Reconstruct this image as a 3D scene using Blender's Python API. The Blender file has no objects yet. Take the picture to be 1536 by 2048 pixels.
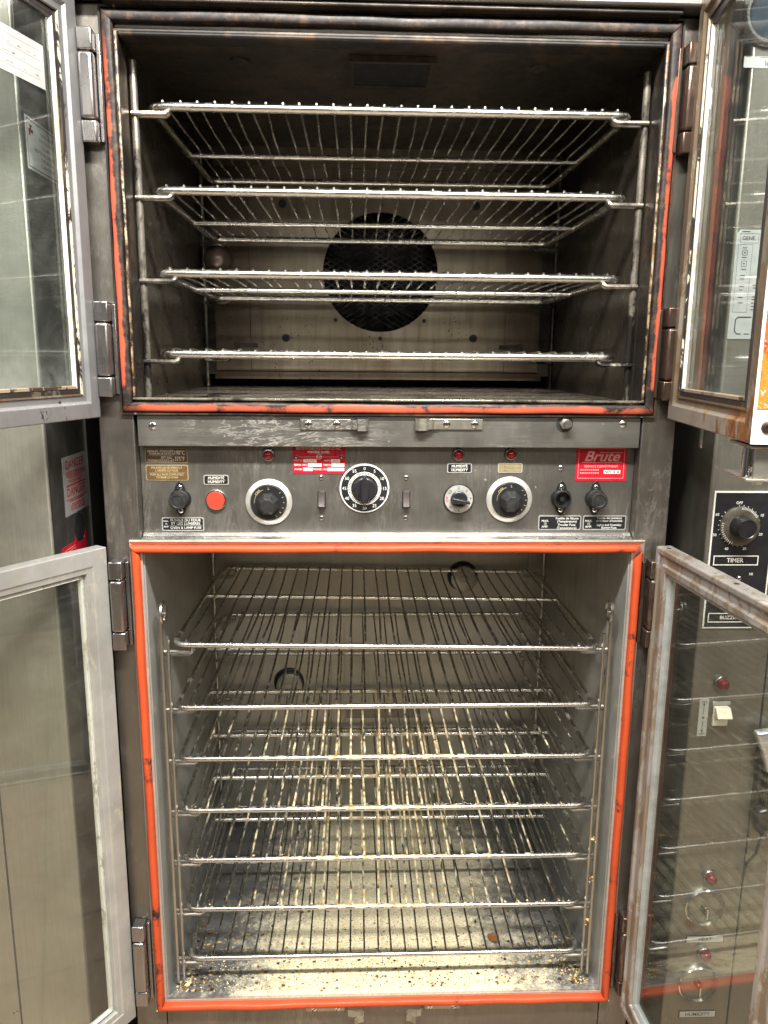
import bpy, bmesh, math, random
from mathutils import Vector, Matrix
R = math.radians
random.seed(7)
S = bpy.context.scene
COL = S.collection

# ------------------------------------------------------------------ camera
cam = bpy.data.objects.new('camera', bpy.data.cameras.new('camera'))
COL.objects.link(cam)
yaw, pitch, roll = 0.03747633, -0.1976868, 0.00872273
fw = Vector((math.sin(yaw) * math.cos(pitch), math.cos(yaw) * math.cos(pitch), math.sin(pitch)))
rt = Vector((math.cos(yaw), -math.sin(yaw), 0))
up = rt.cross(fw)
rt, up = math.cos(roll) * rt + math.sin(roll) * up, -math.sin(roll) * rt + math.cos(roll) * up
m3 = Matrix((rt, up, -fw)).transposed()
cam.matrix_world = Matrix.Translation((-0.0565, -1.233, 1.60)) @ m3.to_4x4()
cam.data.sensor_fit = 'HORIZONTAL'
cam.data.sensor_width = 36.0
cam.data.lens = 1538.0 / 1536.0 * 36.0
cam.data.clip_start = 0.02
cam.data.clip_end = 60
S.camera = cam

# ------------------------------------------------------------------ world and lamps
world = bpy.data.worlds.new('World')
S.world = world
world.use_nodes = True
wn = world.node_tree
wn.nodes.clear()
w_out = wn.nodes.new('ShaderNodeOutputWorld')
w_bg = wn.nodes.new('ShaderNodeBackground')
w_tc = wn.nodes.new('ShaderNodeTexCoord')
w_sep = wn.nodes.new('ShaderNodeSeparateXYZ')
w_mr = wn.nodes.new('ShaderNodeMapRange')
w_rp = wn.nodes.new('ShaderNodeValToRGB')
wn.links.new(w_tc.outputs['Generated'], w_sep.inputs[0])
wn.links.new(w_sep.outputs['Z'], w_mr.inputs[0])
w_mr.inputs[1].default_value = -1
w_mr.inputs[2].default_value = 1
wn.links.new(w_mr.outputs[0], w_rp.inputs[0])
cr = w_rp.color_ramp
cr.elements[0].position = 0.0
cr.elements[0].color = (0.10, 0.085, 0.07, 1)
cr.elements[1].position = 1.0
cr.elements[1].color = (0.42, 0.425, 0.415, 1)
for p_, c_ in ((0.38, (0.13, 0.122, 0.108, 1)), (0.52, (0.235, 0.23, 0.215, 1)), (0.72, (0.34, 0.34, 0.33, 1))):
    e_ = cr.elements.new(p_)
    e_.color = c_
# a cluttered kitchen is not evenly bright: broad light and dark areas round the room
w_nz = wn.nodes.new('ShaderNodeTexNoise')
w_nz.inputs['Scale'].default_value = 2.4
w_nz.inputs['Detail'].default_value = 2.0
w_m2 = wn.nodes.new('ShaderNodeMapRange')
w_m2.inputs[1].default_value, w_m2.inputs[2].default_value = 0.36, 0.64
w_m2.inputs[3].default_value, w_m2.inputs[4].default_value = 0.35, 1.65
w_mx = wn.nodes.new('ShaderNodeMix')
w_mx.data_type = 'RGBA'
w_mx.blend_type = 'MULTIPLY'
w_mx.inputs[0].default_value = 1.0
wn.links.new(w_tc.outputs['Generated'], w_nz.inputs['Vector'])
wn.links.new(w_nz.outputs['Fac'], w_m2.inputs[0])
wn.links.new(w_rp.outputs[0], w_mx.inputs[6])
wn.links.new(w_m2.outputs[0], w_mx.inputs[7])
wn.links.new(w_mx.outputs[2], w_bg.inputs[0])
w_bg.inputs[1].default_value = 0.44
wn.links.new(w_bg.outputs[0], w_out.inputs[0])


def area(name, loc, sx, sy, power, color):
    l = bpy.data.lights.new(name, 'AREA')
    l.shape = 'RECTANGLE'
    l.size, l.size_y, l.energy, l.color = sx, sy, power, color
    o = bpy.data.objects.new(name, l)
    o.location = loc
    COL.objects.link(o)
    return o


area('ceiling_or_fill_lamp', (0.05, -0.97, 2.80), 1.2, 0.16, 142, (1.0, 0.975, 0.91))
area('ceiling_or_fill_lamp', (-0.7, -3.0, 2.75), 1.2, 0.3, 24, (1.0, 0.97, 0.90))  # added fill behind the camera, for softer frontal light
area('ceiling_or_fill_lamp', (0.95, -2.8, 2.75), 1.2, 0.3, 46, (1.0, 0.97, 0.90))  # added fill, split off and set over to light the plumbing notice
area('ceiling_or_fill_lamp', (1.9, -1.6, 2.80), 0.6, 1.2, 16, (1.0, 0.97, 0.90))
area('ceiling_or_fill_lamp', (-2.1, -1.6, 2.80), 0.6, 1.2, 16, (1.0, 0.97, 0.90))

S.view_settings.view_transform = 'Standard'
S.view_settings.look = 'None'
S.view_settings.exposure = 0.0
S.view_settings.gamma = 1.0
S.view_settings.use_curve_mapping = False
S.render.engine = 'CYCLES'
S.cycles.max_bounces = 10
S.cycles.transparent_max_bounces = 24
S.cycles.use_denoising = True
S.cycles.caustics_reflective = False
S.cycles.caustics_refractive = False


# ------------------------------------------------------------------ node helpers
class N:
    def __init__(s, name):
        s.m = bpy.data.materials.new(name)
        s.m.use_nodes = True
        s.t = s.m.node_tree
        s.t.nodes.clear()
        s.out = s.t.nodes.new('ShaderNodeOutputMaterial')
        s.b = s.t.nodes.new('ShaderNodeBsdfPrincipled')
        s.t.links.new(s.b.outputs[0], s.out.inputs[0])
        tc = s.t.nodes.new('ShaderNodeTexCoord')
        s.co = tc.outputs['Object']
        s.geo = None

    def lk(s, a, b):
        if isinstance(a, (int, float)):
            b.default_value = a
        elif isinstance(a, tuple):
            b.default_value = a if len(a) == 4 or b.type == 'VECTOR' else a + (1,)
        else:
            s.t.links.new(a, b)

    def pos(s):
        if s.geo is None:
            s.geo = s.t.nodes.new('ShaderNodeNewGeometry')
        return s.geo

    def xyz(s, v=None):
        n = s.t.nodes.new('ShaderNodeSeparateXYZ')
        s.lk(v or s.co, n.inputs[0])
        return n.outputs

    def scale(s, k, v=None):
        n = s.t.nodes.new('ShaderNodeMapping')
        s.lk(v or s.co, n.inputs[0])
        n.inputs['Scale'].default_value = k
        return n.outputs[0]

    def noise(s, sc, det=4, rough=0.6, v=None, dist=0.0):
        n = s.t.nodes.new('ShaderNodeTexNoise')
        s.lk(v or s.co, n.inputs['Vector'])
        n.inputs['Scale'].default_value = sc
        n.inputs['Detail'].default_value = det
        n.inputs['Roughness'].default_value = rough
        n.inputs['Distortion'].default_value = dist
        return n.outputs['Fac']

    def voro(s, sc, v=None, feat='F1'):
        n = s.t.nodes.new('ShaderNodeTexVoronoi')
        n.feature = feat
        s.lk(v or s.co, n.inputs['Vector'])
        n.inputs['Scale'].default_value = sc
        return n.outputs['Distance']

    def mr(s, x, a, b, c=0.0, d=1.0):
        n = s.t.nodes.new('ShaderNodeMapRange')
        s.lk(x, n.inputs[0])
        for i, q in enumerate((a, b, c, d)):
            n.inputs[i + 1].default_value = q
        return n.outputs[0]

    def math(s, op, a, b=0.0, clamp=False):
        n = s.t.nodes.new('ShaderNodeMath')
        n.operation = op
        n.use_clamp = clamp
        s.lk(a, n.inputs[0])
        s.lk(b, n.inputs[1])
        return n.outputs[0]

    def mix(s, f, a, b):
        n = s.t.nodes.new('ShaderNodeMix')
        n.data_type = 'RGBA'
        s.lk(f, n.inputs[0])
        s.lk(a, n.inputs[6])
        s.lk(b, n.inputs[7])
        return n.outputs[2]

    def bump(s, h, strength, dist=0.001):
        n = s.t.nodes.new('ShaderNodeBump')
        n.inputs['Strength'].default_value = strength
        n.inputs['Distance'].default_value = dist
        s.lk(h, n.inputs['Height'])
        s.t.links.new(n.outputs[0], s.b.inputs['Normal'])

    def set(s, col=None, metal=None, rough=None, spec=None):
        for k, q in (('Base Color', col), ('Metallic', metal), ('Roughness', rough), ('Specular IOR Level', spec)):
            if q is not None:
                s.lk(q, s.b.inputs[k])
        return s.m


def plain(name, col, metal=0.0, rough=0.5, var=0.25, sc=40):
    n = N(name)
    f = n.noise(sc, 5)
    c = n.mix(n.mr(f, 0.3, 0.7), tuple(x * (1 - var) for x in col), tuple(min(1, x * (1 + var)) for x in col))
    n.set(c, metal, n.mr(n.noise(sc * 2.3, 3), 0.3, 0.7, rough * 0.8, min(1, rough * 1.2)))
    return n.m


def steel(name, col, metal=0.9, rough=0.38, brush='x', smear=0.25, spots=0.2, dirt=0.3, dirtcol=(0.10, 0.075, 0.05), scale=1.0):
    n = N(name)
    k = {'x': (2, 60, 160), 'z': (160, 60, 2), 'y': (160, 2, 160)}[brush]
    br = n.noise(3.0, 3, 0.6, n.scale(k))
    big = n.noise(5.5 * scale, 5, 0.65, dist=0.6)
    c = n.mix(n.mr(big, 0.25, 0.75), tuple(x * 0.72 for x in col), tuple(x * 1.12 for x in col))
    c = n.mix(n.math('MULTIPLY', n.mr(br, 0.35, 0.7), 0.30), c, tuple(x * 0.6 for x in col))
    # greasy blotches running down
    drip = n.noise(9 * scale, 5, 0.7, n.scale((2.4, 2.4, 0.5)))
    dm = n.math('MULTIPLY', n.mr(drip, 0.55, 0.72), dirt)
    c = n.mix(dm, c, dirtcol)
    # pale wipe marks
    wv = n.noise(7 * scale, 6, 0.75, n.scale({'x': (0.55, 1, 2.2), 'z': (2.2, 1, 0.5), 'y': (2, .6, 2)}[brush]), dist=1.8)
    wl = n.mr(n.math('ABSOLUTE', n.math('SUBTRACT', wv, 0.52)), 0.0, 0.022, 1.0, 0.0)
    w2 = n.noise(11 * scale, 4, 0.6, n.scale({'x': (0.25, 1, 3.0), 'z': (3.0, 1, 0.3), 'y': (2, .6, 2)}[brush]), dist=0.7)
    wl2 = n.mr(n.math('ABSOLUTE', n.math('SUBTRACT', w2, 0.5)), 0.0, 0.012, 0.7, 0.0)
    wl = n.math('MAXIMUM', wl, wl2)
    wm = n.math('MULTIPLY', n.math('MULTIPLY', wl, n.mr(n.noise(5 * scale, 3), 0.44, 0.66)), smear, True)
    c = n.mix(wm, c, (0.62, 0.60, 0.54))
    # specks
    sp = n.math('MULTIPLY', n.mr(n.noise(130, 3, 0.6, n.scale((1, 1, 0.7))), 0.66, 0.72), n.mr(n.noise(9, 4), 0.46, 0.62))
    sm = n.math('MULTIPLY', sp, spots, True)
    c = n.mix(sm, c, (0.66, 0.63, 0.55))
    me = n.math('SUBTRACT', metal, n.math('MULTIPLY', n.math('ADD', n.math('ADD', wm, sm), dm), 0.8), True)
    ro = n.math('ADD', n.mr(n.noise(14, 5), 0.3, 0.7, rough * 0.8, rough * 1.25), n.math('MULTIPLY', dm, 0.2))
    n.set(c, me, ro)
    n.bump(br, 0.05, 0.0006)
    return n.m


def painted_soot(name, col, soot=(0.012, 0.010, 0.009), amt=0.5, metal=0.6, rough=0.45, rust=0.0):
    """baked-on carbon over steel"""
    n = N(name)
    a = n.noise(6, 7, 0.7, n.scale((1.3, 1.3, 0.55)), dist=0.8)
    b = n.noise(45, 5, 0.7)
    mk = n.mr(n.math('ADD', a, n.math('MULTIPLY', b, 0.25)), 0.72 - amt * 0.35, 0.80 - amt * 0.2)
    c = n.mix(n.mr(n.noise(16, 5, 0.7, n.scale((3, 3, 0.4))), 0.3, 0.75), tuple(x * 0.7 for x in col), tuple(x * 1.2 for x in col))
    if rust:
        c = n.mix(n.math('MULTIPLY', n.mr(n.noise(22, 6, 0.7), 0.55, 0.66), rust), c, (0.22, 0.09, 0.025))
    c = n.mix(mk, c, soot)
    n.set(c, n.mr(mk, 0, 1, metal, 0.1), n.mr(b, 0.3, 0.7, rough * 0.75, rough * 1.3))
    n.bump(b, 0.25, 0.0008)
    return n.m


def rubber(name, col, burn, zburn=None):
    n = N(name)
    a = n.noise(9, 6, 0.7)
    b = n.noise(60, 6, 0.75, n.scale((1, 1, 1)))
    c = n.mix(n.mr(a, 0.3, 0.7), tuple(x * 0.82 for x in col), tuple(min(1, x * 1.12) for x in col))
    mk = n.mr(n.math('ADD', n.math('MULTIPLY', n.noise(16, 5, 0.65), 0.8), n.math('MULTIPLY', b, 0.35)), 0.74 - burn * 0.24, 0.80 - burn * 0.18)
    if zburn:
        o = n.xyz()
        # char where the oven's heat escaped: top run, corners, and the inner lip
        zt = n.mr(o['Z'], zburn[0], zburn[1])
        mk = n.math('ADD', mk, zt, True)
        ax = n.math('ABSOLUTE', o['X'])
        lip = n.math('MULTIPLY', n.mr(n.math('ADD', ax, n.math('MULTIPLY', n.noise(12, 5, 0.7), 0.014)), 0.4220, 0.4188), n.mr(o['Z'], 1.545, 1.56))
        mk = n.math('ADD', mk, lip, True)
        crn = n.math('MULTIPLY', n.mr(n.math('ADD', ax, n.math('MULTIPLY', n.noise(20, 4), 0.12)), 0.43, 0.47), n.mr(o['Z'], 1.56, 1.545))
        mk = n.math('ADD', mk, n.math('MULTIPLY', crn, 0.8), True)
        lz = n.math('MULTIPLY', n.mr(n.math('ADD', o['Z'], n.math('MULTIPLY', n.noise(8, 6, 0.75), 0.014)), 1.5300, 1.5335), n.mr(o['Z'], 1.556, 1.545))
        mk = n.math('ADD', mk, lz, True)
    c = n.mix(mk, c, n.mix(n.mr(n.noise(48, 6, 0.8), 0.48, 0.66), (0.014, 0.011, 0.011), (0.095, 0.055, 0.034)))
    sp = n.mr(n.noise(190, 3, 0.6), 0.66, 0.72)
    c = n.mix(n.math('MULTIPLY', sp, n.mr(n.noise(14, 3), 0.45, 0.62)), c, (0.10, 0.035, 0.015) if burn > 0.3 else (0.8, 0.45, 0.25))
    n.set(c, 0.0, n.mr(b, 0.3, 0.7, 0.38, 0.62), 0.4)
    n.bump(b, 0.12, 0.0008)
    return n.m


def wire_mat(name, col, rough, res=0.0, dark=0.3):
    n = N(name)
    oi = n.t.nodes.new('ShaderNodeObjectInfo')
    va = n.t.nodes.new('ShaderNodeVectorMath')
    va.operation = 'MULTIPLY_ADD'
    n.lk(oi.outputs['Location'], va.inputs[0])
    va.inputs[1].default_value = (7.1, 5.3, 9.7)
    n.lk(n.co, va.inputs[2])
    v = va.outputs[0]
    c = n.mix(n.mr(n.noise(30, 4, 0.6, v), 0.3, 0.7), tuple(x * 0.8 for x in col), col)
    dm = n.math('MULTIPLY', n.mr(n.noise(38, 5, 0.7, v), 0.52, 0.62), dark)
    c = n.mix(dm, c, (0.035, 0.024, 0.016))
    me = n.math('SUBTRACT', 1.0, n.math('MULTIPLY', dm, 0.7))
    ro = n.math('ADD', rough, n.math('MULTIPLY', dm, 0.3))
    if res:
        o = n.xyz()
        ax = n.math('ABSOLUTE', o['X'])
        nz = n.xyz(n.pos().outputs['Normal'])['Z']
        mk = n.math('ADD', n.noise(34, 6, 0.7, n.scale((1.6, 0.32, 1.0), v)), n.mr(ax, 0.05, 0.36, 0.08, -0.10))
        mk = n.math('ADD', mk, n.mr(nz, -0.6, 0.9, -0.10, 0.05))
        mk = n.mr(mk, 0.63 - 0.12 * res, 0.72 - 0.12 * res)
        dc = n.mix(n.mr(n.noise(70, 3, 0.5, v), 0.45, 0.62), (0.66, 0.59, 0.38), (0.40, 0.25, 0.09))
        c = n.mix(mk, c, dc)
        me = n.math('MULTIPLY', me, n.math('SUBTRACT', 1.0, mk))
        ro = n.math('ADD', ro, n.math('MULTIPLY', mk, 0.5), True)
    n.set(c, me, ro)
    return n.m


def glass_mat(name, tint, haze=0.04, edge=0.0):
    n = N(name)
    n.t.nodes.remove(n.b)
    tr = n.t.nodes.new('ShaderNodeBsdfTransparent')
    tr.inputs[0].default_value = tint + (1,)
    gl = n.t.nodes.new('ShaderNodeBsdfGlossy')
    gl.inputs['Roughness'].default_value = 0.015
    lw = n.t.nodes.new('ShaderNodeLayerWeight')
    lw.inputs['Blend'].default_value = 0.5
    fz = n.math('ADD', 0.085, n.math('MULTIPLY', n.math('POWER', lw.outputs['Facing'], 5.0), 0.55))
    mx = n.t.nodes.new('ShaderNodeMixShader')
    n.lk(fz, mx.inputs[0])
    n.t.links.new(tr.outputs[0], mx.inputs[1])
    n.t.links.new(gl.outputs[0], mx.inputs[2])
    df = n.t.nodes.new('ShaderNodeBsdfDiffuse')
    df.inputs[0].default_value = (0.55, 0.56, 0.52, 1)
    m2 = n.t.nodes.new('ShaderNodeMixShader')
    blot = n.mr(n.noise(10, 6, 0.7, dist=1.0), 0.45, 0.8)
    scr = n.mr(n.noise(8, 5, 0.8, n.scale((1.0, 1.0, 6.0)), dist=1.0), 0.55, 0.8)
    h = n.math('ADD', haze * 0.45, n.math('MULTIPLY', n.math('ADD', blot, scr), haze * 1.3))
    if edge:
        o = n.xyz()
        em = n.math('MULTIPLY', n.mr(n.math('ADD', o['Z'], n.math('MULTIPLY', n.noise(14, 5), 0.12)), 1.68, 1.60), n.mr(n.noise(30, 5, 0.7), 0.35, 0.75))
        h = n.math('ADD', h, n.math('MULTIPLY', em, edge))
    n.lk(h, m2.inputs[0])
    n.t.links.new(mx.outputs[0], m2.inputs[1])
    n.t.links.new(df.outputs[0], m2.inputs[2])
    n.t.links.new(m2.outputs[0], n.out.inputs[0])
    return n.m


def chipped(name, paint, bare, amt, metal=0.0, rough=0.5, drip=0.0, dripcol=(0.16, 0.06, 0.02)):
    """paint, or grime, with worn patches of something else showing"""
    n = N(name)
    a = n.noise(26, 7, 0.72, n.scale((1, 1, 0.45)), dist=0.5)
    mk = n.mr(a, 0.60 - amt * 0.3, 0.63 - amt * 0.3)
    t = n.noise(12, 5)
    c = n.mix(n.mr(t, 0.3, 0.7), tuple(x * 0.8 for x in paint), tuple(min(1, x * 1.15) for x in paint))
    c = n.mix(mk, c, bare)
    if drip:
        d = n.mr(n.noise(24, 5, 0.7, n.scale((1.5, 1.5, 0.35))), 0.58, 0.66)
        c = n.mix(n.math('MULTIPLY', d, drip), c, dripcol)
    n.set(c, metal, n.mr(n.noise(30, 4), 0.3, 0.7, rough * 0.8, rough * 1.2))
    n.bump(a, 0.1, 0.0006)
    return n.m


M = {}
M['steel_front'] = steel('steel_front', (0.24, 0.220, 0.192), 0.86, 0.36, 'z', 0.22, 0.25, 0.45)
M['steel_band'] = steel('steel_band', (0.30, 0.288, 0.262), 0.84, 0.38, 'x', 0.8, 0.8, 0.2)
M['steel_panel'] = steel('steel_panel', (0.26, 0.248, 0.224), 0.82, 0.38, 'z', 0.28, 0.7, 0.25)
M['steel_trim'] = steel('steel_trim', (0.72, 0.70, 0.66), 0.95, 0.22, 'x', 0.1, 0.1, 0.15)
M['steel_channel'] = steel('steel_channel', (0.62, 0.60, 0.53), 0.6, 0.42, 'x', 0.1, 0.5, 0.5, (0.26, 0.19, 0.09), 3)
M['steel_header'] = steel('steel_header', (0.25, 0.24, 0.23), 0.85, 0.42, 'x', 0.15, 0.1, 0.15)
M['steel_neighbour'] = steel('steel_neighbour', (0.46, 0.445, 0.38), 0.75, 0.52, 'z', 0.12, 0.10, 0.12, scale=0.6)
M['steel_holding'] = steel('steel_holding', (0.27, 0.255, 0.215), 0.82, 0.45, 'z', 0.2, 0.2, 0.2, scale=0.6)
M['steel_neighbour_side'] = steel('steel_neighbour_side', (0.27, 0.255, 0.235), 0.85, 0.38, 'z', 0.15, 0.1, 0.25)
M['steel_proofer'] = steel('steel_proofer', (0.58, 0.56, 0.49), 0.40, 0.42, 'z', 0.1, 0.05, 0.2, (0.3, 0.26, 0.19))
M['steel_proofer_side'] = steel('steel_proofer_side', (0.62, 0.615, 0.585), 0.6, 0.36, 'z', 0.35, 0.7, 0.35, (0.2, 0.17, 0.1))
M['oven_dark'] = painted_soot('oven_dark', (0.13, 0.11, 0.092), soot=(0.03, 0.026, 0.023), amt=0.55, rough=0.36)
M['oven_side'] = painted_soot('oven_side', (0.13, 0.112, 0.082), soot=(0.045, 0.036, 0.028), amt=0.55, rough=0.32)
def baffle_mat():
    n = N('heat_stained_shaded_plate')
    big = n.noise(5, 5, 0.6, n.scale((1.6, 1, 0.5)), dist=0.4)
    st = n.noise(9, 5, 0.65, n.scale((6, 6, 0.5)))
    c = n.mix(n.mr(big, 0.3, 0.72), (0.24, 0.200, 0.145), (0.41, 0.360, 0.280))
    c = n.mix(n.math('MULTIPLY', n.mr(st, 0.46, 0.70), 0.55), c, (0.17, 0.115, 0.065))
    o = n.xyz()
    ed = n.mr(n.math('ADD', n.math('ABSOLUTE', o['X']), n.math('MULTIPLY', n.noise(9, 5), 0.10)), 0.27, 0.37)  # darker sides: soot plus weaker light, both painted into the colour
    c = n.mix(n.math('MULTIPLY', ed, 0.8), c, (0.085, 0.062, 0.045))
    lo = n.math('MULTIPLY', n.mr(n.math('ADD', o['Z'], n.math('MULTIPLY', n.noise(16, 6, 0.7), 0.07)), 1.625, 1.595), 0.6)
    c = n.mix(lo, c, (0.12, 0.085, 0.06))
    sp = n.math('MULTIPLY', n.mr(n.voro(110), 0.22, 0.12), n.mr(n.noise(9, 4), 0.56, 0.64))
    c = n.mix(sp, c, (0.015, 0.012, 0.01))
    n.set(c, 0.72, n.mr(n.noise(12, 4), 0.3, 0.7, 0.38, 0.52))
    n.bump(st, 0.05, 0.0006)
    return n.m


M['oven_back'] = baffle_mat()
M['oven_floor'] = painted_soot('oven_floor', (0.50, 0.45, 0.36), soot=(0.03, 0.024, 0.018), amt=0.5, metal=0.85, rough=0.24, rust=0.5)
M['charred_jamb'] = painted_soot('charred_jamb', (0.12, 0.085, 0.06), amt=0.8, metal=0.4, rough=0.4, rust=0.9)


def crust(m):
    n = N.__new__(N)
    n.m, n.t, n.geo = m, m.node_tree, None
    n.b = next(q for q in n.t.nodes if q.type == 'BSDF_PRINCIPLED')
    n.co = next(q for q in n.t.nodes if q.type == 'TEX_COORD').outputs['Object']
    old = n.b.inputs['Base Color'].links[0].from_socket
    o = n.xyz()
    ax = n.math('ABSOLUTE', o['X'])
    wob = n.math('MULTIPLY', n.noise(30, 6, 0.75, n.scale((1, 1, 0.5))), 0.006)
    at = n.math('ADD', ax, wob)
    band = n.math('MULTIPLY', n.mr(at, 0.4030, 0.4042), n.mr(at, 0.4072, 0.4060))
    band = n.math('MULTIPLY', band, n.mr(o['Y'], 0.004, -0.002))
    band = n.math('MULTIPLY', band, n.mr(n.noise(60, 6, 0.8), 0.44, 0.52))
    cc = n.mix(n.mr(n.noise(24, 5, 0.7), 0.42, 0.60), (0.20, 0.10, 0.035), (0.55, 0.45, 0.30))
    n.lk(n.mix(band, old, cc), n.b.inputs['Base Color'])


crust(M['charred_jamb'])
M['black_void'] = plain('black_void', (0.010, 0.010, 0.011), 0, 0.7)
M['gasket_hot'] = rubber('gasket_hot', (0.50, 0.092, 0.046), 0.52, (1.99, 2.06))
M['gasket_clean'] = rubber('gasket_clean', (0.58, 0.078, 0.022), 0.34)
M['wire_hot'] = wire_mat('wire_hot', (0.84, 0.82, 0.77), 0.24, 0.0, 0.2)
M['wire_low'] = wire_mat('wire_low', (0.42, 0.41, 0.38), 0.27, 0.0, 0.3)
M['wire_flour'] = wire_mat('wire_flour', (0.58, 0.57, 0.53), 0.27, 0.90, 0.15)
M['rim_flour'] = wire_mat('rim_flour', (0.70, 0.69, 0.65), 0.25, 0.70, 0.15)
M['rod_hot'] = painted_soot('rod_hot', (0.50, 0.45, 0.38), amt=0.62, metal=0.9, rough=0.3)
M['rim_low'] = wire_mat('rim_low', (0.74, 0.73, 0.69), 0.25, 0.0, 0.2)
M['rod_low'] = wire_mat('rod_low', (0.50, 0.49, 0.45), 0.28, 0.0, 0.2)
M['hinge_steel'] = steel('hinge_steel', (0.36, 0.34, 0.33), 0.95, 0.26, 'z', 0.15, 0.1, 0.3)
M['hinge_brown'] = steel('hinge_brown', (0.14, 0.095, 0.075), 0.85, 0.32, 'z', 0.25, 0.1, 0.5)
M['chrome'] = plain('chrome', (0.80, 0.80, 0.78), 1.0, 0.14, 0.08)
M['zinc'] = steel('zinc', (0.46, 0.44, 0.375), 0.85, 0.36, 'x', 0.3, 0.3, 0.55, (0.20, 0.11, 0.04), 3)
M['aluminium'] = plain('aluminium', (0.62, 0.61, 0.58), 0.6, 0.42, 0.12)
M['black_plastic'] = plain('black_plastic', (0.016, 0.016, 0.018), 0, 0.34, 0.3)
M['black_matte'] = plain('black_matte', (0.016, 0.016, 0.016), 0, 0.55, 0.6, 90)
M['white_print'] = plain('white_print', (0.74, 0.73, 0.68), 0, 0.5, 0.1)
M['gold_print'] = plain('gold_print', (0.52, 0.42, 0.22), 0.2, 0.5, 0.1)
M['black_print'] = plain('black_print', (0.03, 0.03, 0.03), 0, 0.6)
M['red_print'] = plain('red_print', (0.45, 0.012, 0.02), 0, 0.5)
M['maroon_print'] = plain('maroon_print', (0.26, 0.04, 0.05), 0, 0.5)
M['pink_print'] = plain('pink_print', (0.80, 0.36, 0.36), 0, 0.5)
M['red_plate'] = plain('red_plate', (0.52, 0.012, 0.028), 0, 0.3, 0.12)
M['brown_plate'] = plain('brown_plate', (0.14, 0.082, 0.035), 0.2, 0.4, 0.2)
M['tan_plate'] = plain('tan_plate', (0.32, 0.26, 0.14), 0.3, 0.45, 0.25, 120)
M['tan_border'] = plain('tan_border', (0.45, 0.38, 0.24), 0.4, 0.4, 0.2)
M['button_red'] = plain('button_red', (0.90, 0.055, 0.030), 0, 0.35, 0.04)
M['lens_red'] = plain('lens_red', (0.30, 0.010, 0.016), 0, 0.18, 0.45, 260)
M['lens_maroon'] = plain('lens_maroon', (0.14, 0.010, 0.016), 0, 0.10, 0.2)
M['rocker_brown'] = plain('rocker_brown', (0.045, 0.032, 0.030), 0, 0.5)
M['ivory'] = plain('ivory', (0.76, 0.72, 0.58), 0, 0.35, 0.06)
M['bulb_brown'] = plain('bulb_brown', (0.30, 0.225, 0.185), 0.3, 0.22, 0.12)
M['dirty_clear'] = None
M['frame_lavender'] = chipped('frame_lavender', (0.25, 0.247, 0.25), (0.03, 0.025, 0.025), -0.12, 0.5, 0.42, 0.35, (0.20, 0.17, 0.13))
def corner_rust(m):
    n = N.__new__(N)
    n.m, n.t, n.geo = m, m.node_tree, None
    n.b = next(q for q in n.t.nodes if q.type == 'BSDF_PRINCIPLED')
    n.co = next(q for q in n.t.nodes if q.type == 'TEX_COORD').outputs['Object']
    old = n.b.inputs['Base Color'].links[0].from_socket
    o = n.xyz()
    near = n.math('MULTIPLY', n.mr(o['Y'], -0.16, -0.37, 0.0, 1.0), n.mr(o['Z'], 1.60, 1.53))
    mk = n.mr(n.math('ADD', n.noise(34, 6, 0.7, n.scale((1, 1, 0.45))), n.math('MULTIPLY', near, 0.20)), 0.60, 0.68)
    rc = n.mix(n.mr(n.noise(30, 5, 0.7), 0.4, 0.6), (0.13, 0.040, 0.014), (0.36, 0.16, 0.04))
    low = n.math('MULTIPLY', n.mr(o['Z'], 1.540, 1.528), n.mr(n.noise(18, 4), 0.3, 0.5, 0.4, 0.9))
    c = n.mix(low, old, (0.34, 0.32, 0.27))
    n.lk(n.mix(n.math('MULTIPLY', mk, n.mr(near, 0.0, 0.25)), c, rc), n.b.inputs['Base Color'])


M['frame_rust'] = chipped('frame_rust', (0.175, 0.125, 0.082), (0.26, 0.22, 0.17), 0.18, 0.35, 0.42, 0.85, (0.17, 0.065, 0.018))
corner_rust(M['frame_rust'])
M['frame_alu'] = chipped('frame_alu', (0.44, 0.437, 0.415), (0.52, 0.49, 0.42), 0.08, 0.45, 0.42, 0.25, (0.42, 0.36, 0.22))
M['frame_alu_dirty'] = chipped('frame_alu_dirty', (0.42, 0.395, 0.37), (0.30, 0.24, 0.18), 0.30, 0.45, 0.42, 0.45, (0.26, 0.17, 0.08))
M['bead_cream'] = chipped('bead_cream', (0.72, 0.71, 0.63), (0.45, 0.42, 0.33), 0.16, 0.0, 0.5)
M['bead_grey'] = plain('bead_grey', (0.40, 0.42, 0.42), 0.3, 0.4, 0.2)
M['strip_black'] = chipped('strip_black', (0.020, 0.016, 0.015), (0.10, 0.08, 0.06), 0.12, 0.0, 0.5)
M['frame_dark'] = chipped('frame_dark', (0.045, 0.036, 0.030), (0.14, 0.10, 0.06), 0.2, 0.2, 0.5)
M['trim_brown'] = chipped('trim_brown', (0.30, 0.24, 0.17), (0.05, 0.035, 0.025), 0.35, 0.1, 0.5)
M['trim_chipped'] = chipped('trim_chipped', (0.70, 0.64, 0.50), (0.02, 0.016, 0.014), 0.34, 0.0, 0.5)
M['glass_upper'] = glass_mat('glass_upper', (0.93, 0.96, 0.95), 0.035, 0.20)
M['glass_lower'] = glass_mat('glass_lower', (0.94, 0.955, 0.93), 0.028)
M['glossy_dark'] = plain('glossy_dark', (0.05, 0.05, 0.055), 0.6, 0.15, 0.2)
M['paper_white'] = plain('paper_white', (0.66, 0.68, 0.67), 0, 0.5, 0.08)
M['sticker_silver'] = plain('sticker_silver', (0.46, 0.46, 0.44), 0.3, 0.4, 0.08)
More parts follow.
